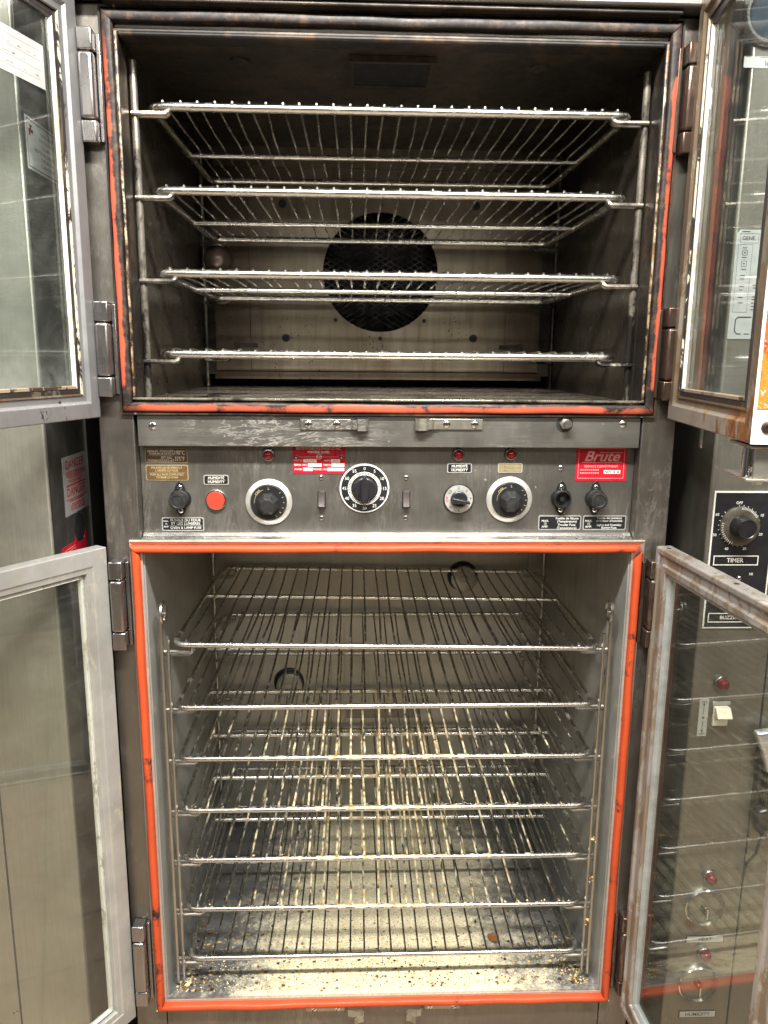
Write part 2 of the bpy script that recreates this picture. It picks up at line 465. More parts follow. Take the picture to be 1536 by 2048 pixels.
M['sticker_red'] = plain('sticker_red', (0.60, 0.02, 0.025), 0, 0.35, 0.1)
M['plate_pale'] = plain('plate_pale', (0.55, 0.57, 0.56), 0.3, 0.42, 0.08)
M['wall_dark'] = plain('wall_dark', (0.05, 0.05, 0.05), 0, 0.7)


def flame_mat():
    n = N('flame_print')
    f = n.noise(24, 6, 0.7, n.scale((1, 1, 0.6)), dist=1.5)
    o = n.xyz()
    hz = n.math('ADD', f, n.mr(o['Z'], 1.53, 1.75, -0.18, 0.10))
    c = n.mix(n.mr(hz, 0.38, 0.52), (0.40, 0.150, 0.018), (0.27, 0.042, 0.008))
    c = n.mix(n.mr(hz, 0.52, 0.60), c, (0.10, 0.012, 0.014))
    w = n.mr(n.noise(34, 6, 0.75, dist=0.6), 0.585, 0.60)
    c = n.mix(w, c, (0.55, 0.53, 0.50))
    ln = n.noise(20, 3, 0.6, n.scale((2, 2, 6)), dist=2.5)
    lm = n.math('MULTIPLY', n.mr(n.math('ABSOLUTE', n.math('SUBTRACT', ln, 0.5)), 0, 0.02, 1, 0), 0.8)
    c = n.mix(lm, c, (0.50, 0.28, 0.07))
    return n.set(c, 0.0, 0.4)


def proof_floor_mat():
    n = N('floury_steel')
    o = n.xyz()
    b1 = n.noise(70, 6, 0.75)
    b2 = n.noise(7, 5, 0.65)
    spread = n.mr(n.math('ABSOLUTE', n.math('SUBTRACT', o['X'], 0.01)), 0.08, 0.36, 0.30, -0.08)
    mk = n.math('ADD', n.math('ADD', n.math('MULTIPLY', b1, 0.55), n.math('MULTIPLY', b2, 0.45)), spread)
    mk = n.math('ADD', mk, n.mr(o['Y'], 0.0, 0.22, 0.09, 0.0))
    mk = n.mr(mk, 0.50, 0.70)
    flour = n.mix(n.mr(n.noise(230, 4, 0.75), 0.38, 0.62), (0.60, 0.50, 0.29), (0.88, 0.82, 0.60))
    st = n.mix(n.mr(n.noise(12, 5), 0.3, 0.7), (0.24, 0.24, 0.24), (0.38, 0.38, 0.38))
    c = n.mix(n.math('MULTIPLY', mk, 0.9), st, flour)
    br = n.mr(n.math('MULTIPLY', n.voro(55), 1.0), 0.17, 0.10)
    bm = n.math('MULTIPLY', br, n.mr(n.noise(20, 4), 0.52, 0.6))
    c = n.mix(bm, c, (0.17, 0.075, 0.028))
    d2 = n.math('MULTIPLY', n.mr(n.voro(90), 0.15, 0.09), n.mr(n.noise(17, 4), 0.50, 0.6))
    c = n.mix(d2, c, (0.03, 0.025, 0.02))
    n.set(c, n.mr(mk, 0, 1, 0.75, 0.0), n.mr(mk, 0, 1, 0.36, 0.8))
    n.bump(b1, 0.25, 0.001)
    return n.m


M['flame_print'] = flame_mat()
M['floury_steel'] = proof_floor_mat()


# ------------------------------------------------------------------ mesh builder
class MB:
    def __init__(s):
        s.v, s.f, s.mi = [], [], []

    def add(s, vs, fs, mi=0):
        o = len(s.v)
        s.v += [tuple(q) for q in vs]
        s.f += [tuple(i + o for i in q) for q in fs]
        s.mi += [mi] * len(fs)
        return s

    def box(s, x0, x1, y0, y1, z0, z1, mi=0, fn=None):
        vs = [(x, y, z) for x in (x0, x1) for y in (y0, y1) for z in (z0, z1)]
        if fn:
            vs = [fn(*q) for q in vs]
        return s.add(vs, [(0, 1, 3, 2), (4, 6, 7, 5), (0, 4, 5, 1), (2, 3, 7, 6), (0, 2, 6, 4), (1, 5, 7, 3)], mi)

    def tube(s, pts, r, seg=8, closed=False, mi=0, caps=True):
        pts = [Vector(p) for p in pts]
        n = len(pts)
        rings = []
        ref = None
        for i, p in enumerate(pts):
            a = pts[(i - 1) % n] if (closed or i > 0) else p
            b = pts[(i + 1) % n] if (closed or i < n - 1) else p
            d = (b - a).normalized()
            if ref is None:
                ref = Vector((0, 0, 1)) if abs(d.z) < 0.9 else Vector((1, 0, 0))
            u = ref - d * ref.dot(d)
            if u.length < 1e-4:
                u = Vector((1, 0, 0)) - d * d.x
            u.normalize()
            ref = u
            w = d.cross(u)
            rr = r[i] if isinstance(r, (list, tuple)) else r
            rings.append([p + rr * (math.cos(2 * math.pi * k / seg) * u + math.sin(2 * math.pi * k / seg) * w) for k in range(seg)])
        vs = [q for g in rings for q in g]
        fs = []
        for i in range(n if closed else n - 1):
            j = (i + 1) % n
            for k in range(seg):
                l = (k + 1) % seg
                fs.append((i * seg + k, i * seg + l, j * seg + l, j * seg + k))
        if not closed and caps:
            fs.append(tuple(range(seg))[::-1])
            fs.append(tuple((n - 1) * seg + k for k in range(seg)))
        return s.add(vs, fs, mi)

    def lathe(s, c, prof, seg=32, mi=0, ax=(0, -1, 0), phase=0.0, cap=True):
        """prof: (radius, height along ax)"""
        c, ax = Vector(c), Vector(ax).normalized()
        u = Vector((1, 0, 0)) if abs(ax.x) < 0.9 else Vector((0, 1, 0))
        u = (u - ax * u.dot(ax)).normalized()
        w = ax.cross(u)
        vs, fs = [], []
        for r, h in prof:
            for k in range(seg):
                a = 2 * math.pi * k / seg + phase
                vs.append(c + ax * h + max(r, 1e-5) * (math.cos(a) * u + math.sin(a) * w))
        for i in range(len(prof) - 1):
            for k in range(seg):
                l = (k + 1) % seg
                fs.append((i * seg + k, i * seg + l, (i + 1) * seg + l, (i + 1) * seg + k))
        if cap:
            fs.append(tuple(range(seg))[::-1])
            fs.append(tuple((len(prof) - 1) * seg + k for k in range(seg)))
        return s.add(vs, fs, mi)

    def prism(s, poly, y0, y1, mi=0, fn=None):
        """poly in x,z extruded from y0 to y1"""
        n = len(poly)
        vs = [(x, y0, z) for x, z in poly] + [(x, y1, z) for x, z in poly]
        if fn:
            vs = [fn(*q) for q in vs]
        fs = [tuple(range(n)), tuple(range(n, 2 * n))[::-1]]
        fs += [(i, i + n, (i + 1) % n + n, (i + 1) % n) for i in range(n)]
        return s.add(vs, fs, mi)

    def ring(s, x0, x1, z0, z1, prof, fn=None, mi=0, close=True, sides=None):
        """mitred rectangular frame; prof (inset, y) polygon"""
        vs = []
        for u, y in prof:
            vs += [(x0 + u, y, z0 + u), (x1 - u, y, z0 + u), (x1 - u, y, z1 - u), (x0 + u, y, z1 - u)]
        if fn:
            vs = [fn(*q) for q in vs]
        n = len(prof)
        fs = []
        for i in range(n if close else n - 1):
            j = (i + 1) % n
            for k in range(4):
                l = (k + 1) % 4
                fs.append((i * 4 + k, i * 4 + l, j * 4 + l, j * 4 + k))
        s.add(vs, fs, mi)
        if sides:      # bottom, free side, top, hinge side
            s.mi[-len(fs):] = [sides[q % 4] for q in range(len(fs))]
        return s

    def text(s, body, size, o, ex=(1, 0, 0), ey=(0, 0, 1), mi=0, align='CENTER', bold=0.0, sx=1.0, shear=0.0, lift=0.0):
        cu = bpy.data.curves.new('tmp', 'FONT')
        cu.body = body
        cu.size = size
        cu.align_x = align
        cu.align_y = 'CENTER'
        cu.offset = bold * size
        cu.shear = shear
        cu.resolution_u = 3
        ob = bpy.data.objects.new('tmp', cu)
        me = bpy.data.meshes.new_from_object(ob)
        o, ex, ey = Vector(o), Vector(ex).normalized(), Vector(ey).normalized()
        ez = ex.cross(ey)
        vs = [o + ex * (v.co.x * sx) + ey * v.co.y + ez * lift for v in me.vertices]
        s.add(vs, [tuple(p.vertices) for p in me.polygons], mi)
        bpy.data.objects.remove(ob)
        bpy.data.curves.remove(cu)
        bpy.data.meshes.remove(me)
        return s

    def plate_hole(s, x0, x1, z0, z1, cx, cz, r, y, mi=0, seg=48, fn=None):
        vs, fs = [], []
        for k in range(seg):
            a = 2 * math.pi * k / seg
            c, d = math.cos(a), math.sin(a)
            vs.append((cx + r * c, y, cz + r * d))
            t = min(((x1 - cx) / c if c > 0 else (x0 - cx) / c) if abs(c) > 1e-6 else 1e9,
                    ((z1 - cz) / d if d > 0 else (z0 - cz) / d) if abs(d) > 1e-6 else 1e9)
            vs.append((cx + t * c, y, cz + t * d))
        # corners
        for k in range(seg):
            l = (k + 1) % seg
            fs.append((2 * k, 2 * k + 1, 2 * l + 1, 2 * l))
        base = len(vs)
        cor = [(x1, z1), (x0, z1), (x0, z0), (x1, z0)]
        vs += [(x, y, z) for x, z in cor]
        for i, (x, z) in enumerate(cor):
            a = math.atan2(z - cz, x - cx) % (2 * math.pi)
            k = int(a / (2 * math.pi) * seg)
            fs.append((2 * k + 1, base + i, 2 * ((k + 1) % seg) + 1))
        if fn:
            vs = [fn(*q) for q in vs]
        return s.add(vs, fs, mi)


def obj(name, mb, mats, parent=None, bevel=0.0, label=None, seg=2, auto=38):
    me = bpy.data.meshes.new(name)
    me.from_pydata(mb.v, [], mb.f)
    for i, p in enumerate(me.polygons):
        p.material_index = mb.mi[i]
    bm = bmesh.new()
    bm.from_mesh(me)
    bmesh.ops.recalc_face_normals(bm, faces=bm.faces)
    bm.to_mesh(me)
    bm.free()
    for p in me.polygons:
        p.use_smooth = True
    me.set_sharp_from_angle(angle=R(auto))
    for q in (mats if isinstance(mats, (list, tuple)) else [mats]):
        me.materials.append(M[q] if isinstance(q, str) else q)
    o = bpy.data.objects.new(name, me)
    COL.objects.link(o)
    if bevel:
        b = o.modifiers.new('bevel', 'BEVEL')
        b.width = bevel
        b.segments = seg
        b.limit_method = 'ANGLE'
        b.angle_limit = R(40)
        b.harden_normals = False
    if parent is not None:
        o.parent = parent
        if parent.name in ORIGIN:
            o.matrix_parent_inverse = Matrix.Translation(-ORIGIN[parent.name])
            ORIGIN[o.name] = Vector((0, 0, 0))
    if label:
        o['label'] = label
    return o


ORIGIN = {}


def each(name, fns, mats, parent, bevel=0.0):
    """one mesh object per repeated piece"""
    r = []
    for fn in fns:
        mb = MB()
        fn(mb)
        r.append(obj(name, mb, mats, parent, bevel))
    return r


def thing(name, label, cat, loc, group=None):
    o = bpy.data.objects.new(name, None)
    o.empty_display_size = 0.05
    COL.objects.link(o)
    o.location = loc
    o['label'], o['category'] = label, cat
    if group:
        o['group'] = group
    ORIGIN[o.name] = Vector(loc)
    return o


# ------------------------------------------------------------------ setting
fl = MB().box(-3, 3, -4, 1.2, -0.05, 0.0)
n = N('quarry_tile')
c_ = n.mix(n.mr(n.noise(6, 5), 0.3, 0.7), (0.30, 0.215, 0.14), (0.42, 0.31, 0.21))
o_ = n.xyz()
gx = n.mr(n.math('PINGPONG', o_['X'], 0.10), 0.0, 0.004, 1, 0)
gy = n.mr(n.math('PINGPONG', o_['Y'], 0.10), 0.0, 0.004, 1, 0)
c_ = n.mix(n.math('MAXIMUM', gx, gy), c_, (0.09, 0.08, 0.07))
M['quarry_tile'] = n.set(c_, 0, 0.45)
o = obj('floor', fl, 'quarry_tile')
o['kind'] = 'structure'
o = obj('wall', MB().box(-3, 3, 1.0, 1.1, 0.0, 3.0), 'wall_dark')
o['kind'] = 'structure'

# ------------------------------------------------------------------ main oven
OV = thing('double_oven', 'tall stainless oven over proofer with its glass doors open and orange door gaskets', 'oven', (0, 0.35, 0))
HX = 0.462
ZU0, ZU1, ZL0, ZL1 = 1.532, 2.058, 0.432, 1.287

for s in (-1, 1):
    a, b = sorted((s * 0.407, s * HX))
    obj('side_post', MB().box(a, b, 0.0, 0.78, 0.10, 2.094), 'steel_front', OV, 0.002)
obj('top_rail', MB().box(-0.4068, 0.4068, 0.004, 0.78, ZU1 + 0.004, 2.094), 'steel_front', OV, 0.002)
mb = MB().box(-0.475, 0.475, -0.030, 0.785, 2.0965, 2.30)
obj('header', mb, 'steel_header', OV, 0.004)
mb = MB().box(-0.4065, 0.4065, 0.030, 0.78, 1.300, 1.528)
obj('divider', mb, 'steel_front', OV)
mb = MB().box(-0.4065, 0.4065, 0.003, 0.78, 0.10, ZL0 - 0.006)
obj('base_apron', mb, 'steel_front', OV, 0.001)
each('foot', [lambda mb, x=x, y=y: mb.lathe((x, y, 0.10), [(0.022, 0), (0.02, 0.1)], 20, ax=(0, 0, -1)) for x in (-0.40, 0.40) for y in (0.06, 0.70)], 'hinge_steel', OV)

# upper cavity
mb = MB().box(-0.406, 0.406, 0.004, 0.72, ZU0 - 0.003, ZU0)
obj('oven_floor', mb, 'oven_floor', OV)
mb = MB().box(-0.406, 0.406, 0.0, 0.72, ZU1, ZU1 + 0.003)
up_ceiling = obj('oven_ceiling', mb, 'oven_dark', OV)
mb = MB().box(-0.06, 0.06, 0.075, 0.175, ZU1 - 0.008, ZU1 - 0.002)
mb.ring(-0.068, 0.068, 0.067, 0.183, [(0, ZU1 - 0.001), (0, ZU1 - 0.010), (0.008, ZU1 - 0.010), (0.008, ZU1 - 0.001)], fn=lambda x, y, z: (x, z, y), mi=1)
obj('flue_vent', mb, ['black_void', 'oven_dark'], up_ceiling)
each('ceiling_plug', [lambda mb, x=x: mb.lathe((x, 0.10, ZU1), [(0.016, 0), (0.015, 0.004), (0.006, 0.006)], 20, ax=(0, 0, -1)) for x in (-0.24, 0.235)], 'oven_dark', up_ceiling)
for s in (-1, 1):
    a, b = sorted((s * 0.4035, s * 0.4065))
    mb = MB().box(a, b, 0.03, 0.72, ZU0 + 0.0005, ZU1 - 0.0005)
    for z in (1.62, 1.73, 1.86):     # pressed ribs
        mb.box(*sorted((s * 0.4025, s * 0.4034)), 0.12, 0.55, z, z + 0.006)
    obj('oven_side_wall', mb, 'oven_side', OV)
mb = MB().box(-0.4, 0.4, 0.7205, 0.725, ZU0, ZU1)
obj('oven_back_wall', mb, 'black_void', OV)
mb = MB()
mb.plate_hole(-0.299, 0.291, 1.5685, 2.012, -0.0005, 1.7905, 0.1315, 0.600)
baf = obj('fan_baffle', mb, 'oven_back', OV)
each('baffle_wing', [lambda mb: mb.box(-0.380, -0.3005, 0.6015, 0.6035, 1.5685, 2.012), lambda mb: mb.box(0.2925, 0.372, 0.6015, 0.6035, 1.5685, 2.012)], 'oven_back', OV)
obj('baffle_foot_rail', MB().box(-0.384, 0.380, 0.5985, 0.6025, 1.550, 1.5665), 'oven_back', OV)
obj('baffle_top_rail', MB().box(-0.372, 0.372, 0.590, 0.600, 2.0125, 2.030), 'oven_back', OV)
obj('back_strip', MB().box(-0.402, 0.402, 0.604, 0.612, 2.030, ZU1 - 0.001), 'oven_back', OV)
each('back_filler', [lambda mb, s=s: mb.box(*sorted((s * 0.376, s * 0.402)), 0.618, 0.622, 1.56, 2.03) for s in (-1, 1)], 'oven_side', OV)
# expanded metal guard behind the fan opening
mb = MB()
dx, dz = 0.0225, 0.0115
random.seed(3)
for i in range(-8, 9):
    for sgn in (-1, 1):
        pts = []
        for k in range(-26, 27):
            x = -0.0005 + i * dx + sgn * k * dx / 2
            z = 1.7905 + k * dz / 2 * 1.15
            if (x + 0.0005) ** 2 + (z - 1.7905) ** 2 < 0.138 ** 2:
                pts.append((x, 0.607 + 0.0008 * (k % 2) + random.uniform(-.0006, .0006), z))
        if len(pts) > 1:
            mb.tube(pts, 0.0013, 4)
obj('fan_guard', mb, painted_soot('guard_wire', (0.55, 0.52, 0.47), soot=(0.035, 0.034, 0.034), amt=0.72, metal=0.8, rough=0.32), OV)
mb = MB()
mb.lathe((0, 0.665, 1.7905), [(0.128, 0), (0.128, 0.004)], 40)
for k in range(18):
    a = 2 * math.pi * k / 18
    c, d = math.cos(a), math.sin(a)
    mb.box(-0.001, 0.001, 0.62, 0.664, 0.09, 0.124, fn=lambda x, y, z, c=c, d=d: (x * c - z * d + z * 0.2 * c, y, 1.7905 + x * d + z * c + z * 0.2 * d))
obj('fan_wheel', mb, 'black_void', OV)
each('baffle_bolt', [lambda mb, x=x, z=z: mb.lathe((x, 0.5995, z), [(0.009, 0), (0.009, 0.003), (0.004, 0.0032), (0.0035, 0.006)], 16)
                     for x, z in ((-0.2215, 1.9365), (0.2145, 1.9377), (-0.2185, 1.6434), (0.2168, 1.6464))], 'black_matte', baf)
for x, z in ((-0.1038, 1.6851), (0.1013, 1.6849), (-0.0006, 1.6443), (-0.1479, 1.7899), (0.1453, 1.7902), (-0.0006, 1.9387)):
    obj('baffle_hole', MB().lathe((x, 0.5997, z), [(0.0048, 0), (0.0045, 0.0008)], 14), 'black_matte', baf)
for x in (-0.332, 0.328):
    mb = MB()
    s = 1 if x < 0 else -1
    mb.box(min(x, x + s * 0.05), max(x, x + s * 0.05), 0.598, 0.6012, 1.6215, 1.6315)
    mb.lathe((x, 0.5995, 1.6265), [(0.008, 0), (0.007, 0.004)], 16)
    obj('baffle_latch', mb, 'oven_side', baf)
# lamp bulb in a rear corner
mb = MB()
pr = [(0.0001, 0.046)]
for k in range(1, 15):
    a = math.pi * k / 16
    pr.append((0.0315 * math.sin(a), 0.0145 + 0.0315 * math.cos(a)))
pr += [(0.013, -0.018), (0.012, -0.03)]
mb.lathe((-0.366, 0.585, 1.811), pr[::-1], 32, ax=(0, -1, 0))
lamp = obj('oven_lamp', mb, 'bulb_brown', OV)
mb = MB().lathe((-0.366, 0.63, 1.811), [(0.018, 0), (0.018, 0.015), (0.014, 0.016)], 24)
obj('lamp_socket', mb, 'hinge_brown', lamp)

# lower cavity
mb = MB().box(-0.4065, 0.4065, 0.004, 0.56, ZL0 - 0.005, ZL0)
mb.box(-0.4065, 0.4065, 0.0, 0.012, ZL0 - 0.005, ZL0 + 0.003)
obj('proofer_floor', mb, 'floury_steel', OV)
for s in (-1, 1):
    a, b = sorted((s * 0.4025, s * 0.4066))
    mb = MB().box(a, b, 0.004, 0.56, ZL0 + 0.0005, ZL1)
    obj('proofer_side_wall', mb, 'steel_proofer_side', OV)
mb = MB().box(-0.406, 0.406, 0.004, 0.56, ZL1 + 0.0005, ZL1 + 0.004)
obj('proofer_ceiling', mb, 'steel_proofer', OV)
pb = obj('proofer_back_wall', MB().box(-0.402, 0.402, 0.5562, 0.560, ZL0, ZL1), 'steel_proofer', OV)
for a, b, y in ((-0.402, -0.1165, 0.551), (-0.1155, -0.0845, 0.549), (-0.0835, 0.359, 0.551), (0.360, 0.402, 0.550)):
    obj('back_panel', MB().box(a, b, y, 0.556, 0.52, ZL1), 'steel_proofer', pb)
mb = MB().box(-0.402, 0.402, 0.5525, 0.5555, ZL0 + 0.0005, 0.452)
obj('floor_flange', mb, 'steel_proofer', pb)
mb = MB().box(-0.080, 0.105, 0.5485, 0.5505, 0.718, 0.752)
obj('mount_plate', mb, 'steel_header', pb)
mb = MB().box(0.085, 0.110, 0.545, 0.5505, 1.150, 1.19)
obj('sensor_clip', mb, 'black_matte', pb)
for x, z in ((0.2014, 1.085), (-0.2202, 0.815)):
    mb = MB().lathe((x, 0.5508, z), [(0.037, 0), (0.0365, 0.004), (0.032, 0.006), (0.0315, 0.002), (0.030, 0.0015)], 36)
    ho = obj('proofer_light', mb, 'black_matte', OV)
    mb = MB().lathe((x + 0.002, 0.5495, z - 0.003), [(0.0315, 0), (0.0312, 0.016), (0.024, 0.020), (0.011, 0.021), (0.010, 0.023), (0.006, 0.0235), (0.005, 0.022), (0.002, 0.022)], 36)
    obj('lens', mb, 'steel_proofer', ho)

# jamb linings in front of each cavity
for s in (-1, 1):
    a, b = sorted((s * 0.399, s * 0.4067))
    obj('oven_jamb', MB().box(a, b, -0.006, 0.036, ZU0 + 0.0006, ZU1 - 0.0006), 'charred_jamb', OV, 0.003)
obj('oven_jamb', MB().box(-0.3988, 0.3988, -0.006, 0.030, ZU1 - 0.008, ZU1 - 0.0004), 'charred_jamb', OV, 0.003)
mb = MB().box(-0.405, 0.405, -0.007, 0.010, ZU0 + 0.0004, ZU0 + 0.004)
obj('oven_sill', mb, 'oven_floor', OV, 0.001)

# gaskets: rounded rubber section, mitred at the corners
def gasket(name, x, z0, z1, w, mat, h=0.013, lab=None, gaps=(0, 0, 0, 0), flat=0.7):
    """rounded rubber section in four runs, mitred where they meet; gaps shorten each corner: bl, br, tr, tl"""
    prof = [(0.0002, -0.0002)]
    for k in range(9):
        a = math.pi * k / 8
        prof.append((w / 2 - (w / 2 - 0.0006) * math.cos(a), -0.004 - (h - 0.004) * math.sin(a) ** flat))
    prof += [(w - 0.0002, -0.0002)]
    k = len(prof)
    g = gaps
    runs = [((-1, 0), lambda u: (-x + u + g[0], z0 + u), lambda u: (x - u - g[1], z0 + u)),
            ((1, 0), lambda u: (x - u, z0 + u + g[1]), lambda u: (x - u, z1 - u - g[2] * 3)),
            ((0, 1), lambda u: (x - u - g[2], z1 - u), lambda u: (-x + u - g[3], z1 - u)),
            ((0, -1), lambda u: (-x + u, z1 - u - g[3] * 2), lambda u: (-x + u, z0 + u + g[0]))]
    for _, fa_, fb_ in runs:
        ns = 36
        ph = random.uniform(0, 9)
        vs, fs = [], []
        for q in range(ns + 1):
            t = q / ns
            e = min(1, 6 * t, 6 * (1 - t))      # straight at the corners, a little slack between
            du = e * (0.0005 * math.sin(9 * t + ph) + 0.0004 * math.sin(31 * t + 2 * ph))
            dy = e * (0.0008 * math.sin(13 * t + ph) + 0.0005 * math.sin(41 * t + ph))
            for i_, (u, y) in enumerate(prof):
                a_, b_ = fa_(u), fb_(u)
                hd = y < -0.001
                px, pz = a_[0] + (b_[0] - a_[0]) * t, a_[1] + (b_[1] - a_[1]) * t
                if hd:
                    px, pz = (px + du, pz) if abs(b_[0] - a_[0]) < 0.1 else (px, pz + du)
                vs.append((px, y + (dy if hd else 0), pz))
        for q in range(ns):
            fs += [(q * k + i, q * k + i + 1, q * k + k + i + 1, q * k + k + i) for i in range(k - 1)]
            fs.append((q * k + k - 1, q * k, q * k + k, q * k + 2 * k - 1))
        fs += [tuple(range(k)), tuple(range(ns * k, ns * k + k))[::-1]]
        obj(name, MB().add(vs, fs), mat, OV, label=lab, auto=60)


gasket('oven_gasket', 0.4215, 1.5135, 2.0845, 0.0160, 'gasket_hot', h=0.0095, flat=0.45, lab='burnt red-orange rubber gasket round the oven opening', gaps=(0.0005, 0.0005, 0.0005, 0.0005))
gasket('proofer_gasket', 0.4215, 0.4135, 1.2990, 0.0138, 'gasket_clean', lab='bright orange rubber gasket round the proofer opening', gaps=(0.0006, 0.0006, 0.0035, 0.0020), flat=0.5)
mb = MB().ring(-0.4245, 0.4245, 0.4105, 1.3060, [(0.0, 0.0), (0.0, -0.0050), (0.0012, -0.0065), (0.0030, -0.0030), (0.0070, -0.0012), (0.0200, -0.0012), (0.0200, 0.0)])
obj('gasket_channel', mb, 'steel_channel', OV)
mb = MB().ring(-0.4250, 0.4250, 1.5095, 2.0895, [(0.0, 0.0), (0.0, -0.006), (0.0028, -0.006), (0.0032, -0.001), (0.0032, 0.0)])
obj('gasket_channel', mb, 'charred_jamb', OV)
mb = MB().box(-0.415, 0.415, -0.022, -0.004, 2.0895, 2.0955)
obj('drip_rail', mb, 'oven_dark', OV, 0.002)

# ------------------------------------------------------------------ control panel
PY = 0.023
mb = MB().box(-0.4063, 0.4063, PY, 0.0295, 1.306, 1.480)
obj('control_panel', mb, 'steel_panel', OV)
mb = MB().box(-0.4020, 0.4040, 0.0, 0.0215, 1.4595, 1.5085)
band = obj('upper_band', mb, 'steel_band', OV, 0.0008)
def rail(name, x, prof, mat, bevel=0.0006):
    k = len(prof)
    vs = [(-x, y, z) for y, z in prof] + [(x, y, z) for y, z in prof]
    fs = [tuple(range(k)), tuple(range(k, 2 * k))[::-1]] + [(i, (i + 1) % k, (i + 1) % k + k, i + k) for i in range(k)]
    return obj(name, MB().add(vs, fs), mat, OV, bevel)


rail('panel_trim', 0.4055, [(0.0225, 1.3148), (0.0150, 1.3148), (0.0105, 1.3100), (0.0105, 1.3094), (0.0225, 1.3094)], 'steel_trim')
rail('panel_trim', 0.4055, [(0.0225, 1.3092), (0.0030, 1.3092), (-0.0030, 1.3078), (-0.0038, 1.3064), (0.0225, 1.3064)], 'steel_trim')


def screw(mb, x, y, z, r=0.0055, slot=45, mi=0, ms=1, cross=False):
    mb.lathe((x, y, z), [(r, 0), (r, 0.0006), (r * 0.8, 0.0018), (r * 0.35, 0.0024)], 18, mi)
    for an in ((slot, slot + 90) if cross else (slot,)):
        c, d = math.cos(R(an)), math.sin(R(an))
        L = r * (0.55 if cross else 0.85)
        mb.box(-L, L, y - 0.0027, y - 0.0019, -r * 0.13, r * 0.13, ms, fn=lambda a, b, e: (x + a * c - e * d, b, z + a * d + e * c))


SC = ['chrome', 'black_matte']
each('band_screw', [lambda mb: screw(mb, -0.3782, 0.0, 1.492, 0.0062, 70), lambda mb: screw(mb, 0.3753, 0.0, 1.4986, 0.006, 20)], SC, band)
mb = MB().lathe((0.2800, -0.0004, 1.4985), [(0.0135, 0), (0.0135, 0.0006)], 28)
mb.lathe((0.2805, -0.0008, 1.4985), [(0.009, 0), (0.009, 0.004), (0.007, 0.0045)], 6, 1)
mb.lathe((0.2825, -0.004, 1.4990), [(0.0065, 0), (0.0065, 0.010), (0.0055, 0.0115)], 24, 2)
obj('door_switch', mb, ['black_matte', 'zinc', 'steel_trim'], band)


def strike(x0, x1, z, screws, hook, mat='zinc'):
    mb = MB()
    mb.box(x0, x1, -0.003, -0.0003, z - 0.0085, z + 0.0085)
    la = obj('door_strike', mb, [mat], OV, 0.0006)
    each('strike_screw', [lambda mb, q=q, an=an: screw(mb, q, -0.003, z + 0.0005, 0.0062, an) for q, an in screws], SC, la)
    mb = MB()
    s = hook[1]
    h0 = hook[0]
    # folded spring tongue
    pts = [(h0 - s * 0.020, -0.0035), (h0 - s * 0.012, -0.004), (h0 - s * 0.008, -0.010), (h0 - s * 0.002, -0.008), (h0, -0.012), (h0 + s * 0.012, -0.013), (h0 + s * 0.016, -0.009), (h0 + s * 0.017, -0.0035)]
    th = 0.0014
    for i in range(len(pts) - 1):
        (a0, b0), (a1, b1) = pts[i], pts[i + 1]
        hz = 0.0075 if i < 3 else 0.0095
        d = Vector((a1 - a0, b1 - b0)).normalized()
        nx, ny = -d.y * th, d.x * th
        mb.add([(a0, b0, z - hz), (a1, b1, z - hz), (a1 + nx, b1 + ny, z - hz), (a0 + nx, b0 + ny, z - hz),
                (a0, b0, z + hz), (a1, b1, z + hz), (a1 + nx, b1 + ny, z + hz), (a0 + nx, b0 + ny, z + hz)],
               [(0, 1, 2, 3), (7, 6, 5, 4), (0, 4, 5, 1), (1, 5, 6, 2), (2, 6, 7, 3), (3, 7, 4, 0)])
    obj('spring_tongue', mb, [mat], la)


strike(-0.1450, -0.0640, 1.4955, ((-0.1319, 80), (-0.0866, 60)), (-0.0530, 1), 'steel_band')
strike(0.0600, 0.1469, 1.4968, ((0.0889, 30), (0.1339, 110)), (0.0560, -1), 'zinc')


def clip(x0, x1, z, screws, hx, s):
    mb = MB().box(x0, x1, 0.0002, 0.0028, z - 0.0062, z + 0.0062)
    la = obj('door_clip', mb, ['zinc'], OV, 0.0006)
    each('clip_screw', [lambda mb, q=q, an=an: screw(mb, q, 0.0003, z, 0.0055, an) for q, an in screws], SC, la)
    pts = []
    for k in range(13):
        a = math.pi * (0.5 + 1.25 * k / 12)
        pts.append((hx + s * 0.010 * (-math.cos(a)) * 1.0 - s * 0.004, -0.010 - 0.010 * math.sin(a)))
    pts = [(hx - s * 0.022, 0.0), (hx - s * 0.015, -0.010), (hx - s * 0.006, -0.012), (hx + s * 0.008, -0.010), (hx + s * 0.014, -0.014), (hx + s * 0.013, -0.022), (hx + s * 0.004, -0.024), (hx - s * 0.003, -0.030)]
    mb = MB()
    th = 0.0013
    for i in range(len(pts) - 1):
        (a0, b0), (a1, b1) = pts[i], pts[i + 1]
        d = Vector((a1 - a0, b1 - b0)).normalized()
        nx, ny = -d.y * th, d.x * th
        z0, z1 = z - 0.0085, z + 0.0050
        mb.add([(a0, b0, z0), (a1, b1, z0), (a1 + nx, b1 + ny, z0), (a0 + nx, b0 + ny, z0),
                (a0, b0, z1), (a1, b1, z1), (a1 + nx, b1 + ny, z1), (a0 + nx, b0 + ny, z1)],
               [(0, 1, 2, 3), (7, 6, 5, 4), (0, 4, 5, 1), (1, 5, 6, 2), (2, 6, 7, 3), (3, 7, 4, 0)])
    obj('spring_tongue', mb, ['zinc'], la)


clip(-0.1491, -0.0700, 0.4035, ((-0.1333, 40), (-0.0894, 60)), -0.0547, 1)
clip(0.0720, 0.1412, 0.4030, ((0.0845, 80), (0.1298, 20)), 0.0516, -1)


